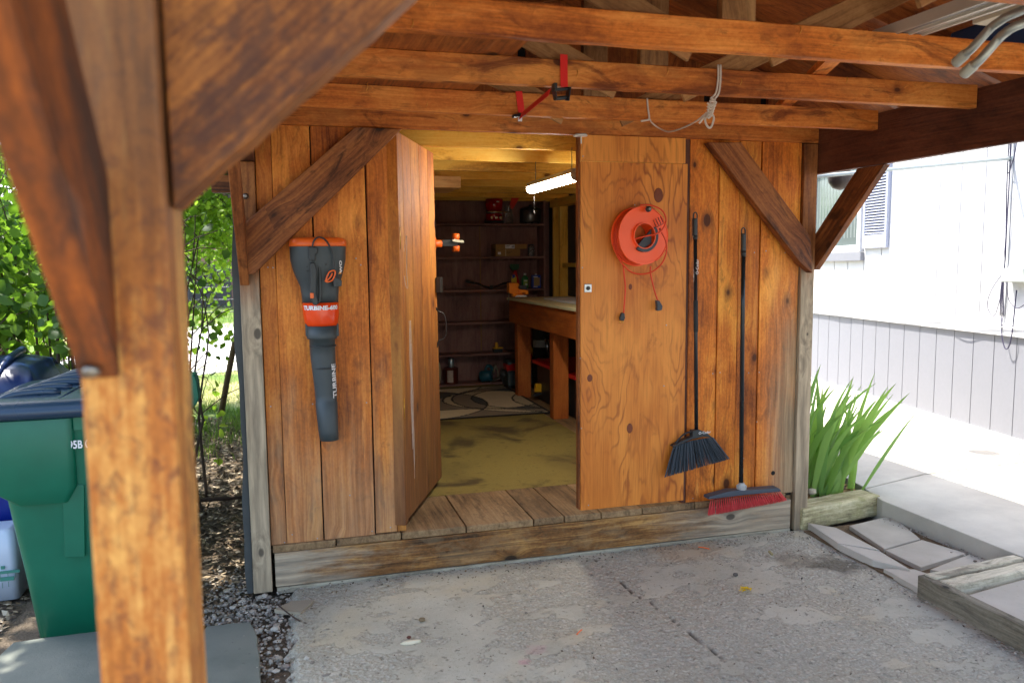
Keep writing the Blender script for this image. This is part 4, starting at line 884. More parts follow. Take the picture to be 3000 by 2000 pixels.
for i,(pts,lab) in enumerate(((((2822,165),(2850,140),(2900,85),(2925,66),(2960,45),(3060,5)),'bent grey metal pipe with capped end, upper of the pair under the roof'),(((2846,198),(2872,175),(2925,115),(2945,97),(2975,78),(3070,40)),'bent grey metal pipe with capped end, lower of the pair under the roof'))):
    y0=1.92-.05*i; T=thing('bent_pipe',QY(*pts[0],y0),lab,'pipe','pair of bent pipes stored on the joists')
    P=[QY(x,yy,y0-.03*k) for k,(x,yy) in enumerate(pts)]; mb=MB(); mb.tube(curve(P,5),.0125,12); mb.build('tube',GAL,T)
    d=(P[0]-P[1]).normalized(); mb=MB(); mb.tube([P[0]-d*.012,P[0]-d*.008,P[0]+d*.028,P[0]+d*.032],[.013,.0155,.0155,.013],14); mb.build('end_cap',plain('cap_plastic',srgb(176,178,168),.5),T)
def resting(px,y,t,name,mat_,lab,cat,gd=None):
    mb=MB(); P=[Vector(QZ(a,b,2.32)) for a,b in px]; mb.prism(P,(0,0,t),gdir=gd); c=sum(P,Vector())/len(P); return tag(mb.build(name,mat_,bevel=.002,loc=c),lab,cat)
k=N('aluminium_track'); g=k.attr('g').outputs['Vector']; s_=k.n('ShaderNodeSeparateXYZ',{0:g}); w=k.math('SINE',k.math('MULTIPLY',s_.outputs[1],140.)); k.put(k.p.inputs['Base Color'],k.mix(k.ss(w,.2,.9),srgb(206,200,188),srgb(120,116,112))); k.p.inputs['Roughness'].default_value=.4; k.p.inputs['Metallic'].default_value=.3
TRK=k.m
mb=MB(); a=QZ(2490,84,2.305); b=QZ(2850,-60,2.305); mb.beam((1.98,2.35,2.315),(2.05,.3,2.315),(1,0,0),.11,.03)
for o in (-.05,0,.05): mb.beam((1.98+o,2.35,2.298),(2.05+o,.3,2.298),(1,0,0),.012,.012)
tag(mb.build('metal_track',TRK,bevel=.001,loc=(2,1.4,2.31)),'pale ribbed metal track lying across the joists','track')
mb=MB(); mb.beam((2.14,2.1,2.31),(2.22,.3,2.31),(1,0,0),.06,.02)
tag(mb.build('metal_track',plain('cream_strip',srgb(206,196,172),.5),bevel=.001,loc=(2.2,1.3,2.31)),'narrow cream strip lying beside the ribbed metal track','track')
mb=MB(); c=QY(2875,82,2.5); mb.box((c.x-.03,2.45,2.30),(c.x+.25,2.62,2.44)); tag(mb.build('storage_crate',plain('blue_plastic',srgb(22,52,88),.5),bevel=.01,loc=(c.x,2.5,2.3)),'dark blue crate on top of the joists behind the bent pipes','crate')
mb=MB(); mb.box((.1,2.25,2.296),(.80,3.95,2.308),ax=1); tag(mb.build('plywood_sheet',WROOF,loc=(.4,3,2.3)),'brown sheet of plywood stored on top of the joists','board')
mb=MB(); mb.beam((1.85,2.3,2.31),(2.6,3.95,2.33),(0,0,1),.03,.06); tag(mb.build('stored_batten',WJ,loc=(2.2,3.1,2.3)),'loose pale batten lying diagonally on the joists','board')

# ================= INSIDE THE SHED =================
# bookcase
BK=thing('shelf_unit',(2,8.4,.212),'dark brown built-in shelf unit covering the back wall of the shed','shelves')
mb=MB(); mb.box((1.0,8.52,.21),(2.72,8.555,2.2),ax=2); mb.build('back_panel',WSHELF,BK)
mb=MB(); mb.box((2.705,8.28,.212),(2.728,8.555,2.2),ax=2); mb.build('side_panel',WSHELF,BK); mb=MB(); mb.box((1.30,8.28,.212),(1.323,8.555,2.2),ax=2); mb.build('side_panel',WSHELF,BK)
for z in (1.954,1.605,1.255,.908,.566,.245):
    mb=MB(); mb.box((1.323,8.275,z-.022),(2.705,8.52,z),ax=0,seg=10,jit=.001); mb.build('shelf',WSHELF,BK,bevel=.002)
mb=MB(); mb.box((2.045,8.516,.57),(2.053,8.521,2.0)); mb.build('seam',plain('raw_pine_strip',srgb(160,116,50),.7),BK)
Yb=8.36
def at(x,y,Y=Yb): return QY(x,y,Y)
# red appliance
T=thing('stand_mixer',at(1448,648),'glossy red kitchen appliance with chrome band on the top shelf','appliance'); GR=plain('gloss_red',srgb(168,10,16),.12,var=.05); CHR=plain('chrome',srgb(220,220,225),.12,.95)
c=at(1448,650); zt=1.956
mb=MB(); mb.lathe((c.x,Yb,zt),[(.098,0),(.102,.012),(.096,.03),(.088,.035),(.086,.095),(.09,.10)],26); mb.build('base',GR,T)
mb=MB(); mb.lathe((c.x,Yb,zt),[(.104,.002),(.106,.014),(.103,.03)],26); mb.build('foot_ring',BLK,T)
mb=MB(); mb.lathe((c.x,Yb,zt),[(.088,.10),(.108,.112),(.108,.122),(.1,.13)],26); mb.lathe((c.x+.10,Yb-.03,zt+.117),[(.006,-.05),(.006,.07)],8,(1,0,.15)); mb.build('band',CHR,T)
mb=MB(); mb.lathe((c.x,Yb,zt),[(.07,.13),(.088,.15),(.094,.20),(.096,.26)],26); mb.build('bowl',GR,T)
mb=MB()
for dx in (-.05,-.0,.045): mb.lathe((c.x+dx,Yb-.085,zt+.06),[(.016,0),(.016,.012),(.012,.014)],14,(0,-1,0))
mb.build('knobs',CHR,T)
mb=MB(); mb.box((c.x-.0,Yb-.0965,zt+.222),(c.x+.03,Yb-.094,zt+.232)); mb.build('badge',WHTP,T)
# clear bag of parts and red funnel piece
T=thing('clear_bag',at(1490,650),'crumpled clear plastic bag beside the red appliance on the top shelf','bag')
k=N('clear_film'); k.p.inputs['Base Color'].default_value=(.6,.6,.6,1); k.p.inputs['Roughness'].default_value=.12; k.p.inputs['Transmission Weight'].default_value=.8; FILM=k.m
mb=MB(); c=at(1490,650); vs=[];fs=[];sg=18
for i in range(10):
    for j in range(sg):
        a=2*math.pi*j/sg; r=.05*(1-.03*i)*(1+random.uniform(-.14,.14)); vs.append((c.x+r*math.cos(a),Yb+r*.9*math.sin(a),zt+.003+i*.021))
for i in range(9):
    for j in range(sg): fs.append((i*sg+j,i*sg+(j+1)%sg,(i+1)*sg+(j+1)%sg,(i+1)*sg+j))
mb.add(vs,fs); fs2=[tuple(range(sg))[::-1]]; mb.f+=[fs2[0]]; mb.m+=[0]; mb.sm+=[False]; mb.build('film',FILM,T)
mb=MB(); mb.prism([at(x,y,Yb-.02) for x,y in ((1500,574),(1526,572),(1502,614),(1492,610))],(0,.02,0)); mb.build('red_insert',plain('vermilion_plastic',srgb(214,52,28),.35),T,bevel=.002)
# slow cooker
T=thing('slow_cooker',at(1556,650),'silver slow cooker with dark lid on the top shelf','cooker'); c=at(1554,650)
mb=MB(); mb.lathe((c.x,Yb,zt+.012),[(.108,0),(.116,.008),(.12,.125),(.116,.13)],32); mb.build('pot',plain('brushed_steel',srgb(120,120,118),.35,.85),T)
mb=MB(); mb.lathe((c.x,Yb,zt+.142),[(.118,0),(.11,.02),(.07,.04),(.02,.046)],32); mb.lathe((c.x,Yb,zt+.185),[(.02,0),(.016,.02)],14); mb.build('lid',BLK,T)
mb=MB(); mb.box((c.x-.03,Yb-.127,zt+.09),(c.x+.02,Yb-.11,zt+.142)); mb.build('clasp',BLK,T,bevel=.008)
mb=MB()
for dx in (-.07,0,.07): mb.lathe((c.x+dx,Yb-.06,zt),[(.012,0),(.012,.014)],10)
mb.build('feet',BLK,T)
# boxes, jar
CB=plain('cardboard',srgb(168,130,78),.8,var=.06)
def ptext(body,n,par,x,y,Y,size,mat_): return text(body,n,mat_,par,at(x,y,Y),(1,0,0),(0,0,1),size,.0003)
INK=plain('dark_ink',(.05,.045,.04),.7)
z2=1.607
a=at(1453,748,8.30);b=at(1524,748,8.30)
mb=MB(); mb.box((a.x,8.30,z2),(b.x,8.5,z2+.076)); o=tag(mb.build('cardboard_box',CB,bevel=.003,loc=(a.x,8.4,z2)),'lower, shorter cardboard box of the two on the second shelf','box','cardboard boxes on the shelf')
mb=MB(); mb.box((a.x+.022,8.2985,z2+.02),(a.x+.055,8.2995,z2+.045)); mb.build('label',WHTP,o); mb=MB(); mb.box((a.x+.105,8.2985,z2+.002),(a.x+.112,8.2995,z2+.074)); mb.build('tape',plain('clear_tape',srgb(212,196,160),.3),o)
mb=MB(); mb.box((a.x+.12,8.2985,z2+.045),(a.x+.18,8.2993,z2+.049)); mb.box((a.x+.12,8.2985,z2+.032),(a.x+.16,8.2993,z2+.037)); mb.build('print_lines',INK,o)
e=at(1542,748,8.30); mb=MB(); mb.box((a.x-.002,8.285,z2+.078),(e.x,8.49,z2+.128)); o=tag(mb.build('cardboard_box',CB,bevel=.003,loc=(a.x,8.4,z2+.078)),'upper, longer flat cardboard box of the two on the second shelf','box','cardboard boxes on the shelf')
mb=MB(); mb.box((a.x+.10,8.283,z2+.082),(a.x+.205,8.2845,z2+.122)); mb.build('label',WHTP,o)
mb=MB()
for i in range(9): mb.box((a.x+.172+i*.0033,8.2822,z2+.09),(a.x+.1735+i*.0033,8.283,z2+.112))
mb.box((a.x+.107,8.2822,z2+.108),(a.x+.15,8.283,z2+.112)); mb.box((a.x+.107,8.2822,z2+.094),(a.x+.135,8.283,z2+.097)); mb.build('print_lines',INK,o)
T=thing('screw_jar',at(1556,748),'clear jar full of small screws beside the cardboard boxes','jar'); c=at(1556,748)
k=N('shiny_screws'); v=k.vor(k.pos(),170); k.put(k.p.inputs['Base Color'],k.mix(k.ss(v.outputs['Distance'],.35,.5),(.6,.6,.6),(.03,.03,.03))); k.p.inputs['Metallic'].default_value=.6; k.p.inputs['Roughness'].default_value=.35; SCR=k.m
mb=MB(); mb.lathe((c.x,Yb,z2+.002),[(.03,0),(.034,.006),(.034,.085),(.033,.088)],22); mb.build('screws',SCR,T)
mb=MB(); mb.lathe((c.x,Yb,z2),[(.036,0),(.0365,.1),(.03,.112),(.03,.118)],22,cap=False); mb.build('glass',FILM,T)
mb=MB(); mb.lathe((c.x,Yb,z2+.114),[(.032,0),(.032,.014)],22); mb.build('lid',BLK,T)
# cleaning bottles on the third shelf
z3=1.257
T=thing('spray_bottle',at(1508,845),'red spray bottle with green nozzle on the third shelf','bottle')
c=at(1510,845,8.33); mb=MB(); mb.lathe((c.x,8.33,z3),[(.042,0),(.046,.01),(.044,.08),(.03,.13),(.017,.17),(.016,.205)],22,sy=.7,xdir=(1,0,0)); mb.build('bottle',plain('bright_red_plastic',srgb(196,24,22),.3,var=.04),T)
mb=MB(); mb.prism([at(x,y,8.31) for x,y in ((1496,774),(1521,774),(1521,785),(1514,792),(1504,792),(1496,784))],(0,.035,0)); mb.build('nozzle',plain('dark_green_plastic',srgb(40,86,56),.4),T,bevel=.003)
mb=MB(); mb.prism([at(x,y,8.297) for x,y in ((1499,808),(1508,803),(1514,815),(1513,836),(1500,836),(1498,824))],(0,.002,0)); lb=mb.build('label',plain('yellow_label',srgb(228,196,52),.5),T)
mb=MB(); mb.prism([at(x,y,8.296) for x,y in ((1500,806),(1508,803),(1510,811),(1501,816))],(0,.0006,0)); mb.build('label_band',plain('blue_print',srgb(36,70,160),.5),T)
ptext('Oxi','lettering',lb,1499,829,8.2955,.028,REDP)
T=thing('bottle',at(1538,845),'green bottle with white cap between red sprayer and blue can','bottle'); c=at(1538,845,8.33)
mb=MB(); mb.lathe((c.x,8.33,z3),[(.036,0),(.039,.008),(.039,.105),(.03,.125),(.014,.138),(.013,.142)],20,sy=.65); mb.build('bottle',plain('green_plastic',srgb(40,120,62),.35),T)
mb=MB(); mb.lathe((c.x,8.33,z3+.142),[(.014,0),(.014,.022)],14); mb.build('cap',WHTP,T)
mb=MB(); mb.box((c.x-.024,8.301,z3+.03),(c.x+.024,8.3035,z3+.095)); lb=mb.build('label',plain('lime_label',srgb(150,180,84),.5),T)
mb=MB(); mb.box((c.x-.018,8.2995,z3+.08),(c.x+.018,8.301,z3+.088)); mb.box((c.x-.004,8.2995,z3+.035),(c.x+.018,8.301,z3+.052)); mb.build('print_lines',WHTP,lb)
T=thing('solvent_can',at(1571,845),'rectangular blue can with tan label at the right end of the third shelf','can'); c=at(1571,845,8.33)
mb=MB(); mb.box((c.x-.047,8.31,z3+.001),(c.x+.047,8.37,z3+.142)); mb.build('body',plain('blue_tin',srgb(30,70,176),.3),T,bevel=.006)
mb=MB(); mb.lathe((c.x+.0,8.34,z3+.142),[(.012,0),(.012,.014)],14); mb.build('cap',WHTP,T)
mb=MB(); mb.box((c.x-.034,8.307,z3+.026),(c.x+.034,8.309,z3+.116)); lb=mb.build('label',plain('tan_label',srgb(168,140,90),.5),T)
mb=MB()
for z0,z1 in ((.118,.128),(.012,.020)): mb.box((c.x-.036,8.307,z3+z0),(c.x+.01,8.309,z3+z1))
mb.build('print_lines',WHTP,lb)
# handlebar
T=thing('handlebar',at(1430,840),'black bicycle handlebar lying on the third shelf','handlebar')
mb=MB(); mb.tube(curve([at(x,y,Yh) for x,y,Yh in ((1365,823,8.30),(1385,828,8.30),(1402,831,8.30),(1420,839,8.30),(1438,842,8.30),(1456,838,8.30),(1476,830,8.30),(1492,828,8.30))],5),.011,10); mb.build('bar',plain('gloss_black',(.012,.012,.013),.2),T)
mb=MB(); mb.tube([at(1365,823,8.298),at(1388,829,8.298)],.016,10); mb.build('grip',BLK,T); c=at(1440,841,8.29); mb=MB(); mb.box((c.x-.02,8.27,c.z-.018),(c.x+.02,8.31,c.z+.02)); mb.build('clamp',BLK,T,bevel=.004)
# battery torch on 5th shelf
z5=.568; T=thing('cordless_battery',at(1458,1035),'yellow and black cordless tool battery on the low shelf','battery'); c=at(1458,1035,8.32); YL=plain('yellow_plastic',srgb(228,168,24),.4)
mb=MB(); mb.box((c.x-.05,8.28,z5),(c.x+.0,8.35,z5+.042)); mb.box((c.x+.002,8.29,z5),(c.x+.05,8.35,z5+.045)); mb.build('cell',BLK,T,bevel=.006)
mb=MB(); mb.box((c.x-.052,8.278,z5+.043),(c.x+.052,8.352,z5+.055)); mb.lathe((c.x-.012,8.315,z5+.055),[(.022,0),(.013,.05),(.011,.053)],16); mb.build('top',YL,T,bevel=.003)
# bottom shelf: paint can, saw, bag
z6=.247
T=thing('paint_can',at(1322,1125),'rusty paint can with torn paper label on the bottom shelf','can'); c=at(1322,1125,8.36)
mb=MB(); mb.lathe((c.x,8.36,z6),[(.075,0),(.078,.004),(.078,.008),(.076,.012),(.076,.16),(.079,.165),(.078,.172),(.07,.172)],26); mb.build('can',plain('rust_red_tin',srgb(108,48,34),.45,.4,var=.4,scale=30),T)
mb=MB(); a_=[(c.x+.0775*math.sin(t),8.36-.0775*math.cos(t)) for t in np.linspace(-.75,.1,8)]
for (x0,y0),(x1,y1) in zip(a_,a_[1:]): mb.add([(x0,y0,z6+.02),(x1,y1,z6+.02),(x1,y1,z6+.15),(x0,y0,z6+.15)],[(0,1,2,3)],sm=True)
mb.build('label',plain('torn_label',srgb(196,178,160),.7,var=.4,scale=40),T)
T=thing('spray_can',(c.x+.005,8.4,z6+.174),'silver spray can standing on the rusty paint can','can'); mb=MB(); mb.lathe((c.x+.005,8.37,z6+.174),[(.028,0),(.03,.004),(.03,.09),(.02,.10)],18); mb.build('can',plain('silver_tin',srgb(190,200,200),.3,.7),T)
T=thing('circular_saw',at(1440,1125),'teal circular saw with tilted base plate on the bottom shelf','saw'); c=at(1428,1110,8.33); TEAL=plain('teal_plastic',srgb(28,88,104),.4)
mb=MB(); mb.lathe((c.x-.02,8.33,z6+.065),[(.055,-.06),(.062,-.04),(.062,.04),(.05,.07)],20,(.9,-.4,.1)); mb.build('motor',TEAL,T)
mb=MB(); mb.tube(curve([(c.x-.02,8.34,z6+.10),(c.x-.0,8.34,z6+.17),(c.x+.04,8.34,z6+.165),(c.x+.06,8.34,z6+.11)],5),.018,10); mb.build('handle',TEAL,T)
mb=MB(); arc=[Vector((c.x+.085+.07*math.cos(t)*.5,8.29,z6+.03+.155*math.sin(t))) for t in np.linspace(.2,2.6,12)]; arc2=[Vector((c.x+.085+.045*math.cos(t)*.5,8.29,z6+.03+.12*math.sin(t))) for t in np.linspace(2.6,.2,12)]
mb.prism(arc+arc2,(0,.03,0)); mb.build('blade_guard',plain('dull_aluminium',srgb(150,140,118),.45,.6),T)
mb=MB(); mb.beam((c.x+.02,8.29,z6+.01),(c.x+.2,8.29,z6+.075),(0,1,0),.12,.005); mb.build('base_plate',STEEL,T,bevel=.001)
def lump(name,c,sz,mat_,lab,cat,n=14,amp=.25,seed=1,ret=None):
    r=random.Random(seed); vs=[];fs=[];ph=[(r.uniform(0,6),r.uniform(2,6),r.uniform(2,6)) for _ in range(4)]
    for i in range(n+1):
        th=math.pi*i/n
        for j in range(2*n):
            p=math.pi*j/n; d=1+amp*.25*sum(math.sin(a+b*th+c_*round(1)*math.sin(p+a)) for a,b,c_ in ph); vs.append((c[0]+sz[0]*math.sin(th)*math.cos(p)*d,c[1]+sz[1]*math.sin(th)*math.sin(p)*d,max(c[2]-sz[2],c[2]+sz[2]*math.cos(th)*(1+.3*(d-1)))))
    for i in range(n):
        for j in range(2*n): fs.append((i*2*n+j,(i+1)*2*n+j,(i+1)*2*n+(j+1)%(2*n),i*2*n+(j+1)%(2*n)))
    mb=MB(); mb.add(vs,fs,sm=True)
    if ret is not None: return mb
    return tag(mb.build(name,mat_,loc=(c[0],c[1],c[2]-sz[2])),lab,cat)
CW=plain('cream_cloth',srgb(190,180,140),.85,var=.15)
c=at(1284,1080,8.30); lump('cloth_bag',(c.x-.015,8.3,z6+.13),(.045,.08,.13),CW,'cream cloth sack on the bottom shelf beside the open door','bag',seed=3)
c=at(1490,1105,8.25); lump('plastic_bag',(c.x,8.2,.33),(.10,.1,.12),plain('grey_film',srgb(96,100,100),.35,var=.2),'crumpled grey plastic bag behind the first workbench leg','bag',seed=8,amp=.5)
# under the bench: red case, yellow sack, grey toolbox, tin, tote
GB=plain('grey_green_plastic',srgb(72,84,84),.5)
T=thing('tool_box',(2.45,8.1,.212),'grey toolbox with ribbed front under the workbench','tool box'); mb=MB(); a=at(1538,1125,8.0); b=at(1578,1125,8.0)
mb.box((2.21,8.0,.245),(2.60,8.2,.50)); mb.build('body',GB,T,bevel=.01); mb=MB(); mb.box((2.20,7.99,.385),(2.61,8.21,.40)); mb.box((2.30,7.985,.33),(2.36,7.995,.41)); mb.build('rim',plain('darker_grey_plastic',srgb(50,60,60),.5),T,bevel=.004); mb=MB(); mb.box((2.22,8.01,.213),(2.59,8.19,.245)); mb.build('base',BLK,T)
c=at(1550,1050,8.05); T=thing('red_bag',(c.x,8.05,.50),'red bag with white lettering on the grey toolbox','bag')
mb=MB(); mb.prism([at(x,y,8.0) for x,y in ((1482,1070),(1502,1062),(1528,1062),(1534,1030),(1560,1038),(1556,1085),(1530,1090),(1487,1088))],(0,.14,0)); mb.build('body',REDP,T,bevel=.012); mb=MB()
for i in range(5): mb.prism([at(x,y,7.985) for x,y in ((1532+i*3.6,1064-i*5),(1535+i*3.6,1060-i*5),(1538+i*3.6,1048-i*5),(1535+i*3.6,1052-i*5))],(0,.002,0))
mb.build('white_strokes',WHTP,T)
mb=MB(); mb.prism([at(x,y,7.96) for x,y in ((1536,1010),(1546,1004),(1556,1012),(1567,1032),(1578,1058),(1568,1050),(1556,1034),(1545,1030),(1538,1026))],(0,.05,0)); tag(mb.build('yellow_tool_arm',YL,loc=at(1555,1030,7.96),bevel=.008),'curved yellow plastic arm sticking up above the red bag','tool')
c=at(1585,1020,7.9); T=thing('large_tin',(c.x,7.9,.212),'tall old tin with faded label under the workbench','tin'); mb=MB(); mb.lathe((c.x,7.9,.213),[(.085,0),(.085,.66),(.09,.665),(.09,.70)],24); mb.build('body',plain('dark_old_tin',srgb(62,58,52),.5,.4,var=.4),T); mb=MB(); 
for z0,z1,m_ in ((.66,.735,0),): mb.lathe((c.x,7.9,0),[(.0862,z0),(.0862,z1)],24,cap=False)
mb.build('label',plain('faded_label',srgb(150,140,128),.7,var=.5,scale=30),T); mb=MB(); mb.box((c.x-.09,7.8,.885),(c.x+.12,7.98,.925)); mb.build('tray',plain('grey_tray',srgb(128,124,116),.5),T,bevel=.005)
mb=MB(); c=at(1603,1015,7.75); mb.tube([at(1598,992,7.75),at(1612,1045,7.75)],.018,12); tag(mb.build('steel_tube',plain('polished_steel',srgb(180,186,190),.2,.9),loc=c),'shiny steel tube leaning beside the old tin','tube')
T=thing('storage_tote',(2.52,6.9,.212),'black storage tote with red lid under the workbench','tote')
mb=MB(); a=2.30; mb.prism([Vector((a+.02,7.35,.215)),Vector((a+.5,7.35,.215)),Vector((a+.5,6.2,.215)),Vector((a+.02,6.2,.215))],(0,0,.35)); mb.build('body',plain('black_tote',(.014,.014,.016),.45),T,bevel=.02)
mb=MB(); mb.box((a-.015,6.17,.565),(a+.53,7.38,.60)); mb.box((a+.02,6.2,.60),(a+.50,7.34,.612)); mb.build('lid',plain('tote_red',srgb(196,14,24),.4),T,bevel=.008)
T=thing('spring_clamp',at(1577,1155,7.2),'yellow handled clamp on the floor in front of the black tote','clamp'); mb=MB(); mb.prism([at(x,y,7.2) for x,y in ((1571,1124),(1587,1124),(1589,1148),(1567,1148))],(0,.04,0)); mb.build('handle',YL,T,bevel=.004); mb=MB(); mb.prism([at(x,y,7.19) for x,y in ((1564,1160),(1572,1151),(1590,1151),(1592,1155),(1578,1158),(1570,1162))],(0,.05,0)); mb.build('jaws',BLK,T,bevel=.003)
# workbench
T=thing('workbench',(2.5,6.2,.212),'long brown workbench with pale top along the right wall of the shed','workbench')
PT=plain('pale_bench_top',srgb(214,204,160),.6,var=.12,scale=12)
mb=MB(); mb.box((2.10,4.6,1.175),(2.755,7.62,1.197),ax=1,seg=20,jit=.001); mb.build('top',PT,T,bevel=.002)
mb=MB(); mb.box((2.118,4.6,.955),(2.156,7.60,1.173),ax=1,seg=20,jit=.001); mb.box((2.16,7.56,.955),(2.75,7.60,1.173),ax=0); mb.build('apron',WBENCH,T,bevel=.003)
for y_ in (7.42,6.33,5.66,4.7):
    mb=MB(); mb.box((2.15,y_,.213),(2.285,y_+.10,.954),ax=2,seg=6,jit=.001); mb.build('leg',WBENCH,T,bevel=.003)
c=QX(1620,878,2.3); mb=MB(); P=[Vector((2.17,6.9,1.198)),Vector((2.17,5.2,1.198)),Vector((2.5,5.2,1.198)),Vector((2.5,6.95,1.198))]
P=[Vector((2.30,7.05,1.199)),Vector((2.16+.12,6.6,1.199)),Vector((2.36,5.1,1.199)),Vector((2.7,5.1,1.199)),Vector((2.7,7.05,1.199))]; mb.prism(P,(0,0,.018)); tag(mb.build('white_board',plain('white_board_face',srgb(214,214,216),.5),bevel=.002,loc=(2.5,6,1.2)),'flat white board lying on the workbench top','board')
# orange power tool on the bench end
T=thing('orange_clamp_tool',at(1515,868,7.45),'orange clamp tool with grey jaw on the far end of the workbench','tool'); OG=plain('amber_plastic',srgb(244,140,24),.4,var=.05)
mb=MB(); mb.prism([at(x,y,7.42) for x,y in ((1491,829),(1519,829),(1522,836),(1516,844),(1530,846),(1532,862),(1504,862),(1491,858))],(0,.08,0)); mb.build('body',OG,T,bevel=.006)
mb=MB(); mb.prism([at(x,y,7.38) for x,y in ((1521,848),(1547,850),(1549,862),(1540,863),(1538,858),(1524,858))],(0,.07,0)); mb.prism([at(x,y,7.40) for x,y in ((1501,860),(1535,862),(1535,869),(1503,869))],(0,.06,0)); mb.build('arm',OG,T,bevel=.005)
mb=MB(); mb.prism([at(x,y,7.39) for x,y in ((1522,836),(1542,836),(1545,848),(1524,847))],(0,.06,0)); mb.build('jaw',DG,T,bevel=.004); mb=MB(); mb.tube([at(1490.5,855,7.36),at(1490.5,887,7.36)],.0035,6); mb.build('rod',STEEL,T)
mb=MB(); mb.prism([at(x,y,7.36) for x,y in ((1516,865),(1542,865),(1545,869),(1512,870))],(0,.05,0)); mb.build('foot',WHTP,T,bevel=.002)
# tool held behind the door edge: orange wheels
T=thing('caulking_tool',QY(1320,712,5.2),'orange and black tool with two orange rollers jutting past the open door','tool')
Yt=5.2
mb=MB(); mb.tube([QY(1255,714,Yt),QY(1294,714,Yt)],.024,14); mb.tube([QY(1273,714,Yt),QY(1276,714,Yt)],.04,14); mb.build('barrel',ORG,T)
mb=MB(); mb.prism([QY(x,yy,Yt-.02) for x,yy in ((1294,705),(1300,702),(1330,702),(1346,706),(1346,718),(1330,722),(1300,722),(1294,719))],(0,.04,0)); mb.build('body',BLK,T,bevel=.004)
for yy in (694,727): mb=MB(); mb.tube([QY(1326,yy,Yt),QY(1344,yy,Yt)],.0235,14); mb.build('roller',ORG,T)
mb=MB(); mb.prism([QY(x,yy,Yt-.045) for x,yy in ((1325,702),(1332,700),(1358,705),(1359,712),(1340,710),(1326,707))],(0,.015,0)); mb.build('lever',plain('pale_metal',srgb(206,198,170),.35,.5),T,bevel=.002)
mb=MB(); mb.tube([QY(1200,714,Yt),QY(1256,714,Yt)],.01,8); mb.build('rod',BLK,T)
# bits on the wall studs
mb=MB(); mb.tube(curve([Vector((2.80,7.15,1.56)),Vector((2.78,6.95,1.68)),Vector((2.80,6.75,1.79))],4),[.03]*9,8); tag(mb.build('rolled_bag',plain('dull_red_film',srgb(112,70,62),.4,var=.4),loc=(2.8,7,1.56)),'rolled reddish bag tucked between the wall studs','bag')
# rug
def rug():
    x0,x1,y0,y1=.25,2.20,6.53,8.10; nx,ny=150,122; X=np.linspace(x0,x1,nx+1);Y=np.linspace(y0,y1,ny+1)
    cx=(X[:-1]+X[1:])/2;cy=(Y[:-1]+Y[1:])/2; U,V=np.meshgrid((cx-x0),(cy-y0))
    def circ(a,b,r): return np.hypot(U-a,(V-b))-r
    ds=[circ(1.95,.78,.72),circ(2.02,.78,.60),circ(.75,.75,.78),circ(1.62,.8,.48),circ(2.45,.62,.66),circ(2.6,.6,.62),circ(1.1,-.6,1.0),circ(.5,2.2,1.35),circ(.1,.5,.7)]
    code=sum(((d<0).astype(int)*w) for d,w in zip(ds,(1,2,1,3,2,1,1,2,1)))
    mi=code%4; line=np.zeros_like(mi,dtype=bool)
    for d in ds: line|=np.abs(d)<.009
    line|=(U<.03)|(V<.02)|(U>1.93)|(V>1.55); mi=np.where(line,4,mi)
    gx,gy=np.meshgrid(X,Y); z=.2268+.010; vs=np.stack([gx,gy,np.full_like(gx,z)],-1).reshape(-1,3).tolist()
    idx=np.arange((nx+1)*(ny+1)).reshape(ny+1,nx+1); f=np.stack([idx[:-1,:-1],idx[:-1,1:],idx[1:,1:],idx[1:,:-1]],-1).reshape(-1,4).tolist()
    me=bpy.data.meshes.new('rug'); me.from_pydata(vs,[],f)
    for n_,c in (('rug_tan',srgb(196,180,144)),('rug_taupe',srgb(140,126,106)),('rug_sand',srgb(220,202,164)),('rug_charcoal',srgb(80,80,74)),('rug_line',srgb(34,30,28))): me.materials.append(plain(n_,c,.95,var=.14,scale=60,bump=.4))
    me.polygons.foreach_set('material_index',mi.ravel().astype(int)); o=bpy.data.objects.new('rug',me); COL.objects.link(o); tag(o,'patterned rug of tan, taupe and charcoal curves in front of the shelves','rug')
    s=o.modifiers.new('t','SOLIDIFY'); s.thickness=.009; s.offset=-1
rug()
# fluorescent lamp
LT=thing('ceiling_light',(1.6,4.6,2.05),'lit fluorescent shop light hanging under the shed joists','lamp')
EM=N('lit_diffuser'); EM.p.inputs['Emission Color'].default_value=(1,.96,.86,1); EM.p.inputs['Emission Strength'].default_value=20.0; EM.p.inputs['Base Color'].default_value=(.9,.9,.9,1)
xL=1.575
mb=MB(); pr=[(a*.8,b*.75) for a,b in ((-.045,0),(-.048,-.02),(-.035,-.042),(-.012,-.052),(.012,-.052),(.035,-.042),(.048,-.02),(.045,0))]
mb.prism([Vector((xL+a,4.22,2.045+b)) for a,b in pr],(0,.84,0)); mb.build('diffuser',EM.m,LT)
mb=MB(); mb.prism([Vector((xL+a,4.21,2.046+b)) for a,b in ((-.04,0),(.04,0),(.025,.03),(-.025,.03))],(0,.87,0)); mb.build('housing',plain('lamp_housing',srgb(190,190,186),.4,.3),LT)
mb=MB(); mb.prism([Vector((xL+a*1.08,4.13,2.046+b*1.08)) for a,b in pr],(0,.09,0)); mb.build('end_cap',plain('end_cap_grey',srgb(150,150,146),.4),LT,bevel=.003)
mb=MB(); mb.prism([Vector((xL+a*1.05,5.06,2.046+b*1.05)) for a,b in pr],(0,.012,0)); mb.build('end_cap',plain('end_cap_grey',srgb(150,150,146),.4),LT)
mb=MB(); a=QY(1565,574,5.02); mb.tube([a,QY(1565,618,5.02)],.0015,5); mb.lathe(QY(1565,627,5.02),[(.002,.025),(.005,.008),(.006,0)],8); mb.build('pull_chain',IRON,LT)
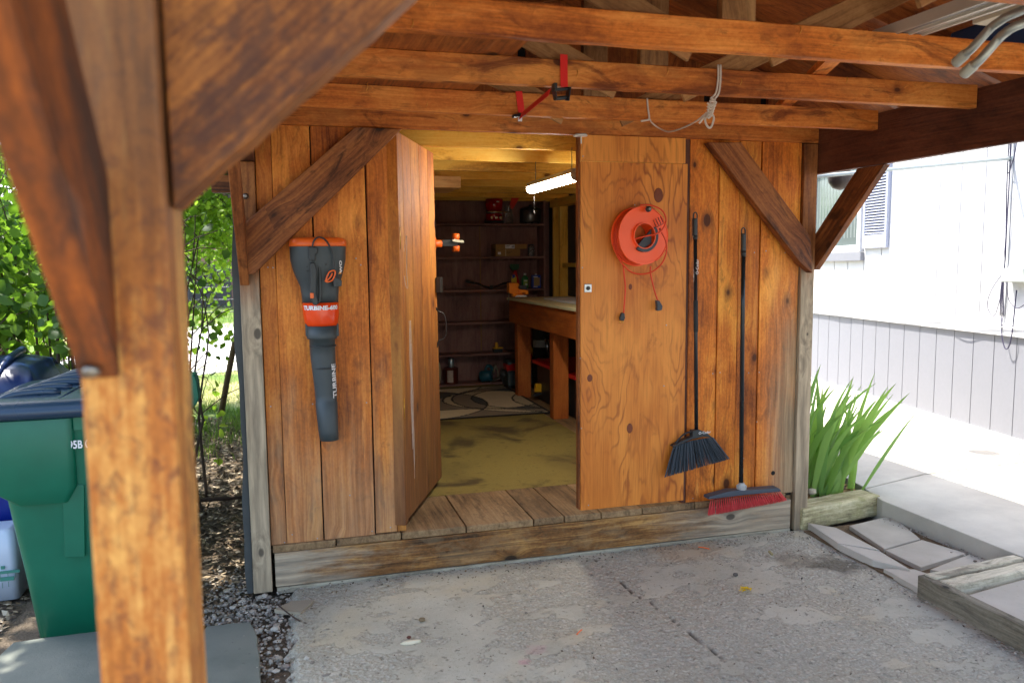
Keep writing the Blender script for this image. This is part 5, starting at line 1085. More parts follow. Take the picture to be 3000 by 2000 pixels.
for yy in (4.98,4.3): mb=MB(); mb.tube([(xL,yy,2.075),(xL,yy,2.2)],.003,5); mb.build('hanger',STEEL,LT)
# ================= LEFT SIDE: BINS =================
GRN=plain('bin_green',srgb(2,102,76),.42,var=.16,scale=9); LID=plain('bin_lid',srgb(32,56,78),.3,var=.08,scale=8); NAVY=plain('navy_plastic',srgb(8,34,80),.28,var=.1,scale=8)
YB=3.56
BIN=thing('wheelie_bin',(-.82,3.9,0),'green wheelie bin marked 95B with ribbed blue grey lid behind the front post','bin')
def rr(x0,x1,y0,y1,r,z,n=5):
    o=[]
    for cx,cy,a0 in ((x1-r,y1-r,0),(x0+r,y1-r,90),(x0+r,y0+r,180),(x1-r,y0+r,270)):
        for i in range(n+1):
            t=math.radians(a0+90*i/n); o.append((cx+r*math.cos(t),cy+r*math.sin(t),z))
    return o
def loft(mb,rings,cap=True):
    n=len(rings[0]); vs=[p for r in rings for p in r]; fs=[(i*n+k,i*n+(k+1)%n,(i+1)*n+(k+1)%n,(i+1)*n+k) for i in range(len(rings)-1) for k in range(n)]
    b=len(mb.v); mb.add(vs,fs,sm=True)
    if cap: mb.f+=[tuple(b+k for k in range(n))[::-1],tuple(b+(len(rings)-1)*n+k for k in range(n))]; mb.m+=[0,0]; mb.sm+=[False,False]
mb=MB()
# body front face at y~3.58..3.55, tapering downwards
loft(mb,[rr(-1.07,-.66,3.62,4.10,.06,.0),rr(-1.10,-.64,3.60,4.12,.06,.30),rr(-1.135,-.61,3.585,4.14,.05,.60),rr(-1.165,-.59,3.57,4.16,.05,.92),rr(-1.175,-.585,3.565,4.165,.045,.955)]); mb.build('body',GRN,BIN)
mb=MB(); cl=QY(25,1240,YB);
loft(mb,[rr(-1.085,-.90,3.565,4.0,.02,.60),rr(-1.175,-.865,3.548,4.0,.03,.665),rr(-1.205,-.86,3.54,4.0,.03,.955)]); 
loft(mb,[rr(-.80,-.70,3.585,3.7,.006,.36),rr(-.80,-.70,3.57,3.7,.006,.78)]); mb.box((-.86,3.556,.90),(-.60,3.60,.955)); 
mb.prism([QY(x,yy,3.575) for x,yy in ((182,1420),(246,1420),(248,1630),(190,1632))],(0,.03,0)); mb.build('stiffening_panels',GRN,BIN,bevel=.004)
mb=MB(); loft(mb,[rr(-1.22,-.56,3.53,4.20,.03,.958),rr(-1.235,-.555,3.52,4.21,.03,.98),rr(-1.225,-.555,3.53,4.21,.03,1.012),rr(-1.18,-.57,3.60,4.19,.04,1.03),rr(-1.07,-.59,3.72,4.16,.05,1.045),rr(-1.02,-.62,3.84,4.1,.05,1.05)]); 
lid=mb.build('lid',LID,BIN)
mb=MB()
for i in range(6):
    y_=3.66+i*.085; zz=1.008+.003*i; mb.tube(curve([Vector((-1.175+.022*i,y_-.01,zz-.01)),Vector((-1.12+.02*i,y_+.01,zz+.028)),Vector((-1.02+.02*i,y_+.02,zz+.038+.004*i)),Vector((-.93+.025*i,y_+.02,zz+.036+.004*i))],4),[.009]+[.017]*11+[.009],8)
mb.tube(curve([Vector((-.80,4.15,1.03)),Vector((-.84,4.0,1.052)),Vector((-.88,3.75,1.047)),Vector((-.915,3.60,1.025)),Vector((-.93,3.545,1.0))],5),.006,6); mb.build('ribs',LID,lid)
mb=MB(); mb.tube([Vector((-.80,3.60,.56)),Vector((-.62,3.60,.565))],.014,10); mb.build('grab_bar',STEEL,BIN)
c=QY(582,1090,4.1); d=QY(582,1195,4.1)
mb=MB(); mb.prism([QY(x,yy,3.95) for x,yy in ((480,1098),(570,1098),(577,1125),(582,1165),(576,1182),(562,1200),(500,1215))],(0,.12,0)); mb.build('rear_handle',GRN,BIN,bevel=.008)
mb=MB(); mb.lathe((-.70,4.16,.12),[(.12,0),(.125,.01),(.125,.06),(.12,.07)],24,(1,0,0)); mb.build('wheel',BLK,BIN)
text('95B 0147','lettering',WHTP,BIN,QY(201,1314,3.552),(1,0,0),(0,0,1),.046,.0004,.72,.001)
YB2=4.35
BB2=thing('wheelie_bin',(-1.75,4.6,0),'dark blue bin with glossy navy lid standing left behind the green one','bin')
mb=MB(); loft(mb,[rr(-1.98,-1.30,4.36,4.95,.05,.0),rr(-2.05,-1.24,4.34,5.0,.05,.93)]); mb.build('body',plain('bin_blue',srgb(8,36,128),.35,var=.1,scale=8),BB2)
mb=MB(); loft(mb,[rr(-2.07,-1.20,4.30,5.02,.04,.935),rr(-2.07,-1.20,4.30,5.02,.04,.97),rr(-1.98,-1.26,4.42,4.95,.06,1.06),rr(-1.9,-1.34,4.55,4.85,.06,1.09)]); mb.build('lid',NAVY,BB2)
mb=MB()
for i in range(4): mb.tube(curve([Vector((-1.9+.17*i,4.33,.98)),Vector((-1.88+.17*i,4.5,1.09)),Vector((-1.86+.16*i,4.8,1.12))],4),.02,8)
mb.build('ribs',NAVY,BB2)
JW=plain('milky_plastic',srgb(196,208,226),.35,var=.04)
T=thing('storage_jug',(-1.5,4.25,0),'milky white plastic container with green printed label at the left edge','container')
mb=MB(); loft(mb,[rr(-1.66,-1.285,4.15,4.33,.03,-.01),rr(-1.67,-1.285,4.145,4.33,.03,.20),rr(-1.66,-1.29,4.15,4.33,.03,.31),rr(-1.63,-1.315,4.17,4.31,.03,.33)]); mb.build('body',JW,T)
GP=plain('green_print',srgb(60,130,116),.5); YJ=4.14
mb=MB()
def jl(x0,y0,x1,y1): a=QY(x0,y0,YJ);b=QY(x1,y1,YJ); mb.box((a.x,YJ-.001,b.z),(b.x,YJ+.002,a.z))
for a in ((2,1658,14,1666),(0,1673,58,1675),(0,1673,1,1700),(22,1674,24,1690),(44,1672,46,1690),(0,1691,42,1698),(6,1706,8,1722),(24,1702,26,1718)): jl(*a)
mb.build('label_print',GP,T)

# ================= VEGETATION =================
def leafmat(name,c1,c2,c3,tr=.5):
    k=N(name); rn=k.attr('rn').outputs['Fac']; r=k.n('ShaderNodeValToRGB',{0:rn}); e=r.color_ramp.elements
    e[0].color=(*c1,1); e[1].color=(*c3,1); x=e.new(.5); x.color=(*c2,1)
    k.put(k.p.inputs['Base Color'],r.outputs[0]); k.p.inputs['Roughness'].default_value=.42
    t=k.n('ShaderNodeBsdfTranslucent'); yl=k.mix(.35,r.outputs[0],(.30,.55,.02)); k.put(t.inputs[0],yl)
    mx=k.n('ShaderNodeMixShader',{0:tr}); k.t.links.new(k.p.outputs[0],mx.inputs[1]); k.t.links.new(t.outputs[0],mx.inputs[2]); k.t.links.new(mx.outputs[0],k.out.inputs[0]); return k.m
LEAF=leafmat('lilac_leaf',(.035,.10,.014),(.10,.21,.025),(.20,.34,.04),.55)
LEAFB=leafmat('bright_leaf',(.09,.19,.02),(.22,.38,.035),(.42,.60,.07),.62)
LEAFD=leafmat('spruce_needle',(.010,.035,.026),(.020,.06,.042),(.035,.09,.06),.15)
BARK=plain('bark',srgb(92,76,62),.9,var=.3,scale=40); BARKD=plain('dark_twig',srgb(70,54,44),.85,var=.2)
_LQ=np.array([(0,0,0),(.42,.30,.05),(.40,.62,.03),(0,1.,-.06),(-.40,.62,.03),(-.42,.30,.05),(0,.45,-.05)])
_LF=[(0,1,6),(1,2,6),(2,3,6),(3,4,6),(4,5,6),(5,0,6)]
def leaves(mb,pts,size,down=.35,var=.35):
    """heart shaped leaves at pts (n,3)"""
    n=len(pts); D_=rng.normal(size=(n,3)); D_[:,2]-=down*1.5; D_/=np.linalg.norm(D_,axis=1)[:,None]
    U=rng.normal(size=(n,3)); U-=D_*(U*D_).sum(1)[:,None]; U/=np.linalg.norm(U,axis=1)[:,None]; Wn=np.cross(D_,U)
    sz=size*(1+var*rng.uniform(-1,1,n)); r=rng.random(n)
    V=(np.asarray(pts)[:,None,:]+sz[:,None,None]*(U[:,None,:]*_LQ[None,:,0:1]+D_[:,None,:]*_LQ[None,:,1:2]+Wn[:,None,:]*_LQ[None,:,2:3])).reshape(-1,3)
    b=len(mb.v); mb.v+=V.tolist(); mb.g+=V.tolist(); mb.r+=np.repeat(r,7).tolist()
    F_=(np.array(_LF)[None]+ (np.arange(n)*7)[:,None,None]+b).reshape(-1,3); mb.f+=[tuple(q) for q in F_.tolist()]; mb.m+=[0]*len(F_); mb.sm+=[True]*len(F_)
def clump(c,rad,n,k=14,fall=1.):
    """points gathered in clumps inside an ellipsoid"""
    out=[]
    cs=rng.normal(size=(k,3)); cs/=np.linalg.norm(cs,axis=1)[:,None]; cs*=rng.uniform(.35,1,(k,1))
    for q in cs:
        m_=int(n/k*rng.uniform(.5,1.5)); p=rng.normal(size=(m_,3))*rng.uniform(.12,.26)+q; out.append(p)
    p=np.concatenate(out); return p*np.array(rad)+np.array(c)
def stems(mb,base,n,h,spread,r0=.010,lean=.3,rr_=.3):
    tips=[]
    for i in range(n):
        a=random.uniform(0,6.28); q=random.random()**.5*rr_; b=Vector((base[0]+q*math.cos(a)*spread[0],base[1]+q*math.sin(a)*spread[1],base[2])); l=lean*random.uniform(.3,1.2)
        H=h*random.uniform(.65,1.1); pts=[b]
        for k in range(1,6):
            t=k/5; pts.append(b+Vector((math.cos(a)*l*t*t*H*.5+random.uniform(-.04,.04),math.sin(a)*l*t*t*H*.5+random.uniform(-.04,.04),H*t)))
        mb.tube(curve(pts,2),[r0*(1-.7*j/10) for j in range(11)],5,cap=False); tips+=pts[2:]
        for j in range(4):
            s=pts[random.randint(2,5)]; e=s+Vector((random.uniform(-.35,.35),random.uniform(-.35,.35),random.uniform(.05,.35))); mb.tube([s,s.lerp(e,.5)+Vector((0,0,.03)),e],[r0*.4,r0*.3,r0*.15],4,cap=False); tips.append(e)
    return tips
# lilac hedge behind the bins
T=thing('lilac_bush',(-1.6,5.6,0),'dense lilac bush with many upright grey stems behind the bins','bush')
mb=MB(); tips=stems(mb,(-1.55,5.7,-.03),90,2.1,(1.05,.8),.012,.22,1.); mb.build('stems',BARK,T)
mb=MB(); p=clump((-1.75,5.5,1.75),(1.1,.7,.75),2600,26); leaves(mb,p,.07); p=clump((-1.4,5.1,1.25),(.45,.35,.42),260,9); leaves(mb,p,.075); 
p=np.array([tuple(t_) for t_ in tips])[:, :]; leaves(mb,p[rng.random(len(p))<.8]+rng.normal(size=(int((rng.random(1)>2).sum())+0,3)) if False else p,.06); mb.build('foliage',LEAF,T)
# background thicket behind it
T=thing('lilac_bush',(-3.2,8.2,0),'taller leafy thicket standing in sun behind the lilac bush','bush')
mb=MB(); stems(mb,(-3.0,8.2,-.03),70,2.6,(1.9,.9),.013,.25,1.); mb.build('stems',BARK,T)
mb=MB(); leaves(mb,clump((-3.0,8.2,1.9),(1.6,.9,1.5),6500,34),.07); leaves(mb,clump((-3.0,8.6,.7),(1.7,.7,.6),1800,20),.07); mb.build('foliage',LEAFB,T)
# spruce
T=thing('spruce_tree',(-4.6,11.5,0),'dark blue green spruce at the left edge of the photo','tree')
mb=MB(); mb.tube([(-4.6,11.5,-.03),(-4.6,11.5,3),(-4.6,11.5,8)],[.14,.10,.02],8); mb.build('trunk',BARK,T)
mb=MB(); P=[]
for i in range(190):
    t=random.random(); z=.9+6.6*t; a=random.uniform(0,6.28); L=(1.9*(1-t)+.15)
    for k in range(60):
        q=random.random(); P.append((-4.6+math.cos(a)*L*q+random.gauss(0,.07),11.5+math.sin(a)*L*q+random.gauss(0,.07),z-.35*q*q*L+random.gauss(0,.05)))
leaves(mb,np.array(P),.05,.4); mb.build('foliage',LEAFD,T)
# tree with overhanging bright foliage between post and shed
T=thing('apple_tree',(-2.1,9.6,0),'sunlit broadleaf tree whose branches hang beside the shed','tree')
mb=MB(); tr_=curve([(-1.75,9.9,-.03),(-1.6,9.8,1.0),(-1.35,9.6,1.9),(-.95,9.4,2.7),(-.6,9.2,3.6)],5); mb.tube(tr_,[.085-.0028*i for i in range(len(tr_))],8); mb.build('trunk',BARKD,T)
mb=MB(); br_=[]
for i in range(78):
    s=tr_[random.randint(8,20)]; e=s+Vector((random.uniform(-1.3,1.5),random.uniform(-2.0,1.0),random.uniform(-.9,1.1))); m_=s.lerp(e,.5)+Vector((random.uniform(-.1,.1),random.uniform(-.1,.1),.15)); c_=curve([s,m_,e],4); mb.tube(c_,[.018-.0017*j for j in range(len(c_))],5,cap=False); br_+=c_[3:]
    for k in range(5):
        s2=random.choice(c_[3:]); e2=s2+Vector((random.uniform(-.5,.5),random.uniform(-.5,.5),random.uniform(-.45,.2))); mb.tube([s2,s2.lerp(e2,.5)+Vector((0,0,.04)),e2],[.006,.005,.002],4,cap=False); br_+=[e2,s2.lerp(e2,.5)]
mb.build('branches',BARKD,T)
mb=MB(); bp=np.array([tuple(v) for v in br_]); leaves(mb,np.repeat(bp,5,0)+rng.normal(size=(len(bp)*5,3))*.10,.058,.4)
leaves(mb,clump((-.75,9.7,2.6),(.9,1.0,1.25),9000,60),.055,.4); mb.build('foliage',LEAFB,T)
# overhead crown above the frame: shades the litter, clumps added to keep pad shaded
T=thing('unseen_shade_tree',(-1.9,6.9,0),'unseen leafy tree left of the shed, crown filled out to keep sun off the pad','tree')
mb=MB(); mb.tube([(-2.3,7.3,-.03),(-2.25,7.2,2),(-2.0,7.0,4.2)],[.10,.085,.05],8); mb.build('trunk',BARK,T)
mb=MB(); leaves(mb,clump((-1.5,7.2,4.4),(1.6,2.6,.8),3200,40),.10,.2); leaves(mb,clump((-2.0,3.9,4.3),(1.5,1.6,.7),8000,60),.10,.2); leaves(mb,clump((-1.75,4.1,4.3),(.7,.7,.5),4000,40),.10,.2); leaves(mb,clump((-1.4,4.5,4.3),(.55,.55,.4),3000,40),.10,.2); mb.build('foliage',LEAF,T)
# small sprigs nearer, with single visible leaves
T=thing('lilac_sprig',(-.75,6.6,0),'thin leafy sprigs reaching in front of the bright road beside the shed','shrub')
mb=MB(); L_=[]
def twig(pts,n,size=.05,r=.002):
    c_=curve(pts,5); mb.tube(c_,[r*(1-.6*i/len(c_)) for i in range(len(c_))],4,cap=False)
    for i in range(n): L_.append(tuple(random.choice(c_[2:])+Vector((random.uniform(-.02,.02),random.uniform(-.03,.03),random.uniform(-.03,.01)))))
for (p0,pts,n) in (((0,0),((520,700),(570,760),(620,800),(668,840)),26),((0,0),((520,860),(570,900),(610,930),(640,960),(672,985)),30),((0,0),((530,930),(580,965),(625,1000)),6),((0,0),((520,880),(590,880),(650,905)),16),((0,0),((530,990),(590,1010),(660,1040)),4),((0,0),((575,1100),(615,1120),(640,1180),(645,1290)),4),((0,0),((560,1205),(600,1235),(650,1270)),3),((0,0),((640,1370),(642,1300),(637,1200),(632,1120)),9)):
    twig([QY(x,y,6.4+.1*i) for i,(x,y) in enumerate(pts)],n)
mb.build('twigs',BARKD,T); mb=MB(); leaves(mb,np.array(L_),.055,.5); mb.build('foliage',LEAFB,T)
mb=MB(); mb.tube([QZ(647,1215,0),QY(672,1080,8.4),QY(700,940,8.1),QY(712,850,7.9)],[.032,.03,.026,.022],8); tag(mb.build('leaning_pole',plain('old_pole_wood',srgb(120,100,76),.8,var=.25),loc=QZ(647,1215,0)),'weathered thin pole leaning against the far corner of the shed','pole')
mb=MB(); mb.tube([QZ(560,1466,.03),QZ(620,1462,.03),QZ(715,1455,.03)],[.013,.015,.012],8); tag(mb.build('fallen_branch',BARKD,loc=QZ(640,1460,0)),'grey branch lying across the leaf litter beside the shed','branch')
# far houses, fence
T=thing('house',(-2.5,33,0),'reddish brown house far behind the trees','house'); mb=MB(); mb.box((-6,30,-.1),(-.95,36,2.6)); mb.build('wall',plain('brown_siding',srgb(146,108,98),.8),T); mb=MB(); mb.prism([Vector((-6.3,29.6,2.6)),Vector((-.7,29.6,2.6)),Vector((-3.5,29.6,4.2))],(0,7,0)); mb.build('roof',plain('grey_roof',srgb(110,104,104),.8),T); mb=MB(); mb.box((-3.6,29.95,-.05),(-1.9,30.02,1.5)); mb.box((-5.4,29.95,.8),(-4.4,30.02,1.7)); mb.build('garage_door',plain('dark_opening',srgb(60,56,58),.6),T)
T=thing('house',(1.6,39,0),'pale grey house far away behind the wire fence','house'); mb=MB(); mb.box((-.9,36,-.1),(6,42,2.8)); mb.build('wall',plain('pale_siding',srgb(206,206,212),.8),T); mb=MB(); mb.prism([Vector((-1.2,35.6,2.8)),Vector((6.3,35.6,2.8)),Vector((2.5,35.6,4.6))],(0,7,0)); mb.build('roof',MATS['grey_roof'],T); mb=MB(); mb.box((-.7,35.95,.5),(.1,36.02,1.7)); mb.build('window',MATS['dark_opening'],T)
T=thing('wire_fence',(-2,23.5,0),'low dark wire fence beyond the road','fence'); mb=MB()
for z in (.15,.5,.85): mb.tube([(-9,23.6,z),(8,24.4,z)],.02,4)
mb.build('wire',plain('dark_wire',srgb(60,64,70),.6),T)
for i in range(9): mb=MB(); mb.tube([(-9+i*2.1,23.6+i*.1,-.1),(-9+i*2.1,23.6+i*.1,.95)],.035,6); mb.build('post',MATS['dark_wire'],T)
# far wood
mb=MB(); 
for i in range(26): leaves(mb,clump((-22+i*1.9,46+random.uniform(-2,3),random.uniform(2.5,4.5)),(1.6,1.5,2.6),650,9),.34,.2)
tag(mb.build('distant_trees',LEAFB),'band of far green trees closing the view behind the houses','trees',kind='stuff')
# grass, litter, gravel
GRS=leafmat('grass_blade',(.05,.10,.02),(.12,.20,.04),(.28,.32,.10),.4)
def blades(n,fx,fy,h,z=-.03,keep=None):
    mb=MB(); x=rng.uniform(*fx,n);y=rng.uniform(*fy,n)
    if keep is not None: m_=keep(x,y); x=x[m_];y=y[m_]
    n=len(x); a=rng.uniform(0,6.28,n); H=h*rng.uniform(.4,1.3,n); w=.0035+.002*rng.random(n); le=H*rng.uniform(.1,.7,n); b=rng.uniform(0,6.28,n); r=rng.random(n)
    V=[];
    z0=np.full(n,z); dx,dy=np.cos(a)*w,np.sin(a)*w
    P=[np.stack([x-dx,y-dy,z0],1),np.stack([x+dx,y+dy,z0],1),np.stack([x+dx*.6+np.cos(b)*le*.4,y+dy*.6+np.sin(b)*le*.4,z0+H*.6],1),np.stack([x-dx*.6+np.cos(b)*le*.4,y-dy*.6+np.sin(b)*le*.4,z0+H*.6],1),np.stack([x+np.cos(b)*le,y+np.sin(b)*le,z0+H],1)]
    V=np.stack(P,1).reshape(-1,3); mb.v=V.tolist(); mb.g=V.tolist(); mb.r=np.repeat(r,5).tolist(); i=np.arange(n)*5
    mb.f=[(k,k+1,k+2,k+3) for k in i.tolist()]+[(k+3,k+2,k+4) for k in i.tolist()]; mb.m=[0]*len(mb.f); mb.sm=[True]*len(mb.f); return mb
tag(blades(9000,(-2.6,-.2),(6.6,9.4),.10,keep=lambda x,y: (vnoise(x*2.3,y*2.3)>.38)&(rng.random(len(x))<np.clip((y-6.4)/2.2,0,1))).build('grass',GRS),'tufts of green grass at the edge of the lawn',None,kind='stuff')
tag(blades(16000,(-5,2.5),(9.4,13.5),.055).build('lawn',leafmat('dry_grass',(.20,.20,.08),(.36,.34,.16),(.55,.50,.30),.4)),'dry sunlit lawn grass',None,kind='stuff')
tag(blades(14000,(-9,6),(19,26),.30).build('tall_grass',GRS),'bright taller grass by the far fence',None,kind='stuff')
def chips(n,fx,fy,s,z0,mat_,name,keep=None,flat=.15,elong=2.2,lab=None):
    mb=MB(); x=rng.uniform(*fx,n);y=rng.uniform(*fy,n)
    if keep is not None: m_=keep(x,y); x=x[m_];y=y[m_]
    n=len(x); 
    for i in range(n):
        a=Vector(rng.normal(size=3).tolist()); a.z*=flat*2; a.normalize(); u=Vector((-a.y,a.x,random.uniform(-.3,.3))).normalized(); L=s*random.uniform(.4,1.4)*elong*.5; w=s*random.uniform(.3,.7); c=Vector((x[i],y[i],z0+random.uniform(0,.015)))
        nz=a.cross(u)*(.15*w); r=random.random(); mb.add([c-a*L,c-u*w+nz,c+u*w-nz*.5,c+a*L+nz],[(0,1,3),(0,3,2)],r=r)
    return tag(mb.build(name,mat_),lab,None,kind='stuff')
def rnmat(name,cols,rough=.9):
    k=N(name); rn=k.attr('rn').outputs['Fac']; r=k.n('ShaderNodeValToRGB',{0:rn}); e=r.color_ramp.elements; e[0].color=(*cols[0],1); e[1].color=(*cols[-1],1)
    for i,c in enumerate(cols[1:-1]): x=e.new((i+1)/(len(cols)-1)); x.color=(*c,1)
    k.put(k.p.inputs['Base Color'],r.outputs[0]); k.p.inputs['Roughness'].default_value=rough; return k.m
LIT=rnmat('dead_leaves',[srgb(44,36,28),srgb(78,62,44),srgb(112,92,66),srgb(68,60,48),srgb(150,132,104),srgb(206,190,166)])
chips(22000,(-2.8,-.22),(3.0,8.6),.022,-.025,LIT,'leaf_litter',keep=lambda x,y: ~((x>-1.25)&(x<-.45)&(y>3.5)&(y<4.4))&((y>3.85)|(x<-.1)),lab='brown leaf litter and bark bits covering the soil beside the shed')
def stones(n,fn,s0,s1,mat_,name,lab):
    mb=MB()
    ico=[(0,0,1),(.9,0,.45),(.28,.85,.45),(-.72,.53,.45),(-.72,-.53,.45),(.28,-.85,.45),(.72,.53,-.45),(-.28,.85,-.45),(-.9,0,-.45),(-.28,-.85,-.45),(.72,-.53,-.45),(0,0,-1)]
    F_=[(0,1,2),(0,2,3),(0,3,4),(0,4,5),(0,5,1),(1,6,2),(2,7,3),(3,8,4),(4,9,5),(5,10,1),(6,7,2),(7,8,3),(8,9,4),(9,10,5),(10,6,1),(11,7,6),(11,8,7),(11,9,8),(11,10,9),(11,6,10)]
    for i in range(n):
        x,y,z=fn(); s=random.uniform(s0,s1)*(1+1.2*random.random()**6); q=(random.uniform(.7,1.3),random.uniform(.7,1.3),random.uniform(.45,.8)); a=random.uniform(0,6.28); ca,sa=math.cos(a),math.sin(a); r=random.random()
        vs=[]
        for v in ico:
            j=random.uniform(.8,1.15); px,py,pz=v[0]*q[0]*s*j,v[1]*q[1]*s*j,v[2]*q[2]*s*j; vs.append((x+px*ca-py*sa,y+px*sa+py*ca,z+pz))
        mb.add(vs,F_,r=r)
    return tag(mb.build(name,mat_),lab,None,kind='stuff')
GRV=rnmat('gravel_stone',[srgb(104,96,86),srgb(140,132,120),srgb(168,160,146),srgb(118,108,96),srgb(190,182,168),srgb(130,120,110)])
def gfn():
    while True:
        y=random.triangular(2.2,4.3,3.6); x=random.gauss(-.25,.13)
        if y>3.84 and x>-.24: continue
        if -.8<x<.25: return x,y,-.012+random.uniform(-.01,.015)
stones(2400,gfn,.003,.0095,GRV,'gravel','loose grey gravel between the pad and the flagstones')
def sfn():
    t=random.random()**1.3; x=-.1+2.9*random.random(); return x,3.846-abs(random.gauss(0,.03))-.05*t*(random.random()<.25),.006
stones(700,sfn,.0012,.0045,GRV,'grit','grit swept along the foot of the sill')
def pfn():
    y=random.uniform(.9,3.75); s=random.random()
    if s<.5: return 3.37-abs(random.gauss(0,.03)),random.uniform(1.4,3.8),.035
    return 2.775-abs(random.gauss(0,.035)),y,.006
stones(700,pfn,.0015,.006,GRV,'grit','grit along the edging board and the raised walk')
def qfn(): return random.uniform(-.1,2.75),1.55+2.25*random.random(),.008
stones(420,qfn,.0012,.0042,GRV,'grit','small loose stones scattered over the rough concrete')
# scraps
CRB=rnmat('dark_crumb',[srgb(52,42,32),srgb(92,76,56),srgb(60,54,46),srgb(120,96,64)])
chips(420,(-.1,2.75),(1.6,3.84),.007,.010,CRB,'crumbs',keep=lambda x,y: fbm(x*2.2+5,y*2.2,3)>.42,lab='dark plant crumbs scattered over the rough concrete')
chips(160,(.0,2.7),(3.70,3.84),.008,.008,CRB,'crumbs',lab='dark crumbs swept against the foot of the sill')
c=QZ(2183,1730,.008); mb=MB()
for i in range(16):
    a=random.uniform(0,6.28); p=Vector((c.x+random.gauss(0,.016),c.y+random.gauss(0,.008),.012+random.uniform(0,.01))); e=Vector((math.cos(a)*.014,math.sin(a)*.010,.004)); mb.add([p-e,p+Vector((e.y*.6,-e.x*.6,.005)),p+e,p-Vector((e.y*.6,-e.x*.6,-.003))],[(0,1,2),(0,2,3)])
tag(mb.build('yellow_flower',plain('petal_yellow',srgb(232,196,20),.6),loc=(c.x,c.y,.01)),'crumpled yellow flower lying on the concrete','flower')
for (x0,y0,x1,y1,lab) in ((1690,1857,1705,1843,'orange string scrap in the open middle of the pad'),(2046,1601,2078,1607,'orange string scrap near the foot of the sill')):
    a=QZ(x0,y0,.012);b=QZ(x1,y1,.012); mb=MB(); mb.tube(curve([a,a.lerp(b,.5)+Vector((.002,.004,0)),b],4),.0028,6); tag(mb.build('string_scrap',ORG,loc=a),lab,'string','orange string scraps')
for (x,y,r,col,lab) in ((1198,1867,.010,srgb(88,44,30),'small brown pebble beside the pale stone'),(2155,1683,.014,srgb(86,80,74),'dark round pebble on the right of the pad'),(1236,1815,.015,srgb(120,100,72),'tan pebble above the pale stone')):
    c=QZ(x,y,.012); mb=lump('p',(c.x,c.y,.014),(r,r*.8,r*.6),None,'','',8,.3,ret=1); tag(mb.build('pebble',plain('pebble_%d'%x,col,.8),loc=c),lab,'pebble')
c=QZ(1205,1880,.01); mb=lump('p',(c.x,c.y,.010),(.045,.012,.008),None,'','',8,.5,ret=1); tag(mb.build('pale_stone',plain('pale_stone',srgb(220,208,178),.8),loc=c),'long pale chip of stone lying on the concrete','stone')
c=QZ(855,1780,.01); mb=MB(); irr([(c.x-.08,c.y-.0),(c.x+.0,c.y+.07),(c.x+.10,c.y+.05),(c.x+.04,c.y-.07)],-.004,.014,mb,j=.004); tag(mb.build('stone_flake',slab_mat('tan_flake',srgb(150,138,118),srgb(166,154,132)),loc=c),'flat tan stone flake on the gravel at the left end of the sill','stone')
mb=MB(); mb.tube(curve([QZ(810,1768,.03),QZ(850,1800,.02),QZ(878,1818,.015)],3),.0035,5); tag(mb.build('dry_twig',BARKD,loc=QZ(850,1800,.02)),'dry twig lying over the tan stone flake','twig')
c=QZ(2258,1620,.02); mb=MB(); mb.beam(c+Vector((-.004,-.02,0)),c+Vector((.004,.02,.004)),(1,0,0),.012,.008); tag(mb.build('wood_chip',plain('chip_wood',srgb(150,138,96),.8),loc=c),'small wood chip near the stain on the pad','chip')
# iris
IR=N('iris_leaf'); rn=IR.attr('rn').outputs['Fac']; gx=IR.n('ShaderNodeSeparateXYZ',{0:IR.attr('g').outputs['Vector']}); st=IR.noise(IR.vm('MULTIPLY',IR.attr('g').outputs['Vector'],(3,120,1)),1,3)
cc=IR.mix(rn,(.13,.29,.06),(.42,.64,.15)); cc=IR.mix(IR.ss(gx.outputs[0],.86,1.02),cc,(.24,.30,.08)); cc=IR.mix(IR.math('MULTIPLY',st,.25),cc,(.20,.36,.12)); IR.put(IR.p.inputs['Base Color'],cc); IR.p.inputs['Roughness'].default_value=.38
t=IR.n('ShaderNodeBsdfTranslucent'); IR.put(t.inputs[0],IR.mix(.4,cc,(.3,.6,.04))); mx=IR.n('ShaderNodeMixShader',{0:.42}); IR.t.links.new(IR.p.outputs[0],mx.inputs[1]); IR.t.links.new(t.outputs[0],mx.inputs[2]); IR.t.links.new(mx.outputs[0],IR.out.inputs[0])
T=thing('iris_plant',(3.2,4.3,.08),'clump of sword shaped green iris leaves beside the east corner post','plant'); mb=MB()
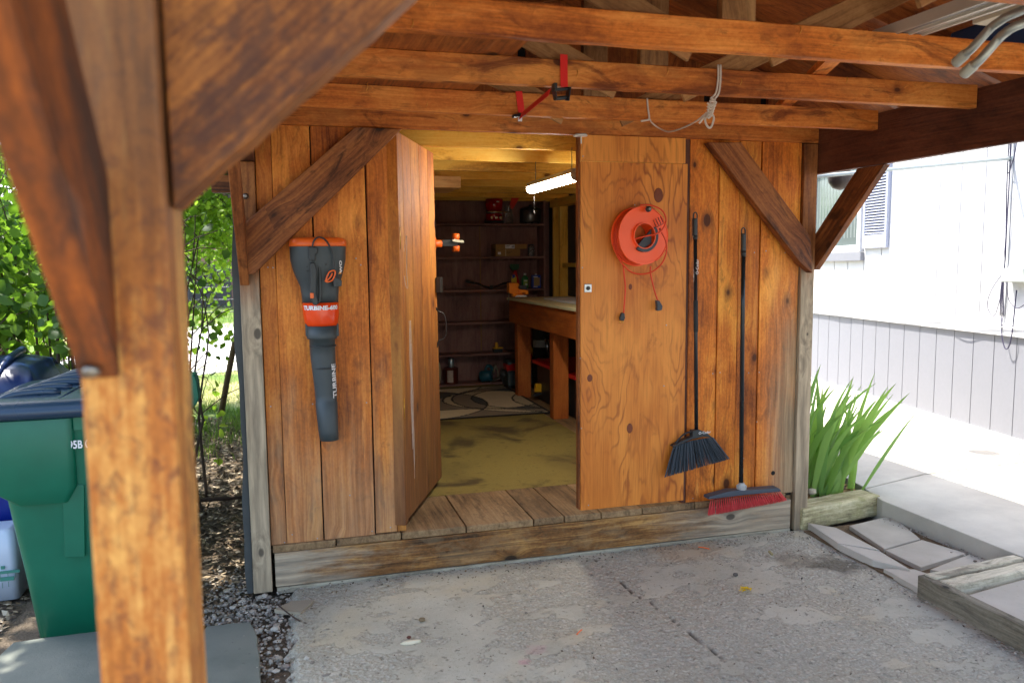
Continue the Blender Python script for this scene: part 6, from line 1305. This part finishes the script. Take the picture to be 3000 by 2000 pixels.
def iris_leaf(b,az,L,tilt,w,bend,tw=0):
    n=12; p=Vector(b); d=Vector((math.cos(az)*math.sin(tilt),math.sin(az)*math.sin(tilt),math.cos(tilt))); fa=-2.0+tw; fn=Vector((math.cos(fa),math.sin(fa),0)); side=d.cross(fn).normalized(); vs=[];g=[];th=tilt; r=random.random()
    for i in range(n+1):
        t=i/n; ww=w*(1-.15*t)*(1 if t<.6 else max(0,(1-t)/.4)**.75)*(.7+.6*min(1,t*3)) ; nn_=side.cross(d).normalized()
        vs+=[p-side*ww/2,p+nn_*.003,p+side*ww/2]; g+=[(t,-ww/2+r,0),(t,r,0),(t,ww/2+r,0)]
        th+=bend/n*(t*1.6); d=Vector((math.cos(az)*math.sin(th),math.sin(az)*math.sin(th),math.cos(th))); p=p+d*(L/n); side=d.cross(fn).normalized()
    fs=[]
    for i in range(n):
        for k in (0,1): fs.append((i*3+k,i*3+k+1,i*3+k+4,i*3+k+3))
    mb.add(vs,fs,g,r,sm=True)
for i in range(78):
    bx=random.gauss(3.19,.12); by=random.gauss(4.27,.15)
    bx=max(2.97,min(3.42,bx)); by=max(4.10,by)
    az=random.uniform(-1.7,1.2) if random.random()<.8 else random.uniform(-3.14,3.14); tl=abs(random.gauss(.36,.26)); 
    if math.cos(az)<0: tl*=.4
    tl=min(tl,.60)
    iris_leaf((bx,by,.08),az,random.uniform(.42,.86),tl,random.uniform(.022,.038),random.uniform(.0,.9),random.uniform(-.9,.9))
mb.build('leaves',IR.m,T)
chips(260,(2.95,3.42),(4.06,4.5),.03,.088,rnmat('straw',[srgb(110,84,50),srgb(176,144,92),srgb(140,108,64)]),'mulch',lab='dry straw mulch around the iris')
mb=MB(); mb.beam((2.87,4.02,.14),(2.99,4.06,.10),(0,0,1),.07,.02); tag(mb.build('wood_offcut',WM,bevel=.002,loc=(2.9,4.04,.1)),'short wood offcut beside the iris leaves','board')
c=QZ(2378,1446,.13); mb=lump('p',(c.x,c.y,.145),(.03,.025,.02),None,'','',8,.3,ret=1); tag(mb.build('pebble',plain('pebble_cream',srgb(190,180,156),.8),loc=c),'cream pebble on the timber by the corner post','pebble')
# ---------------- tidy ----------------
for o in bpy.data.objects:
    if '_w' in o: del o['_w']
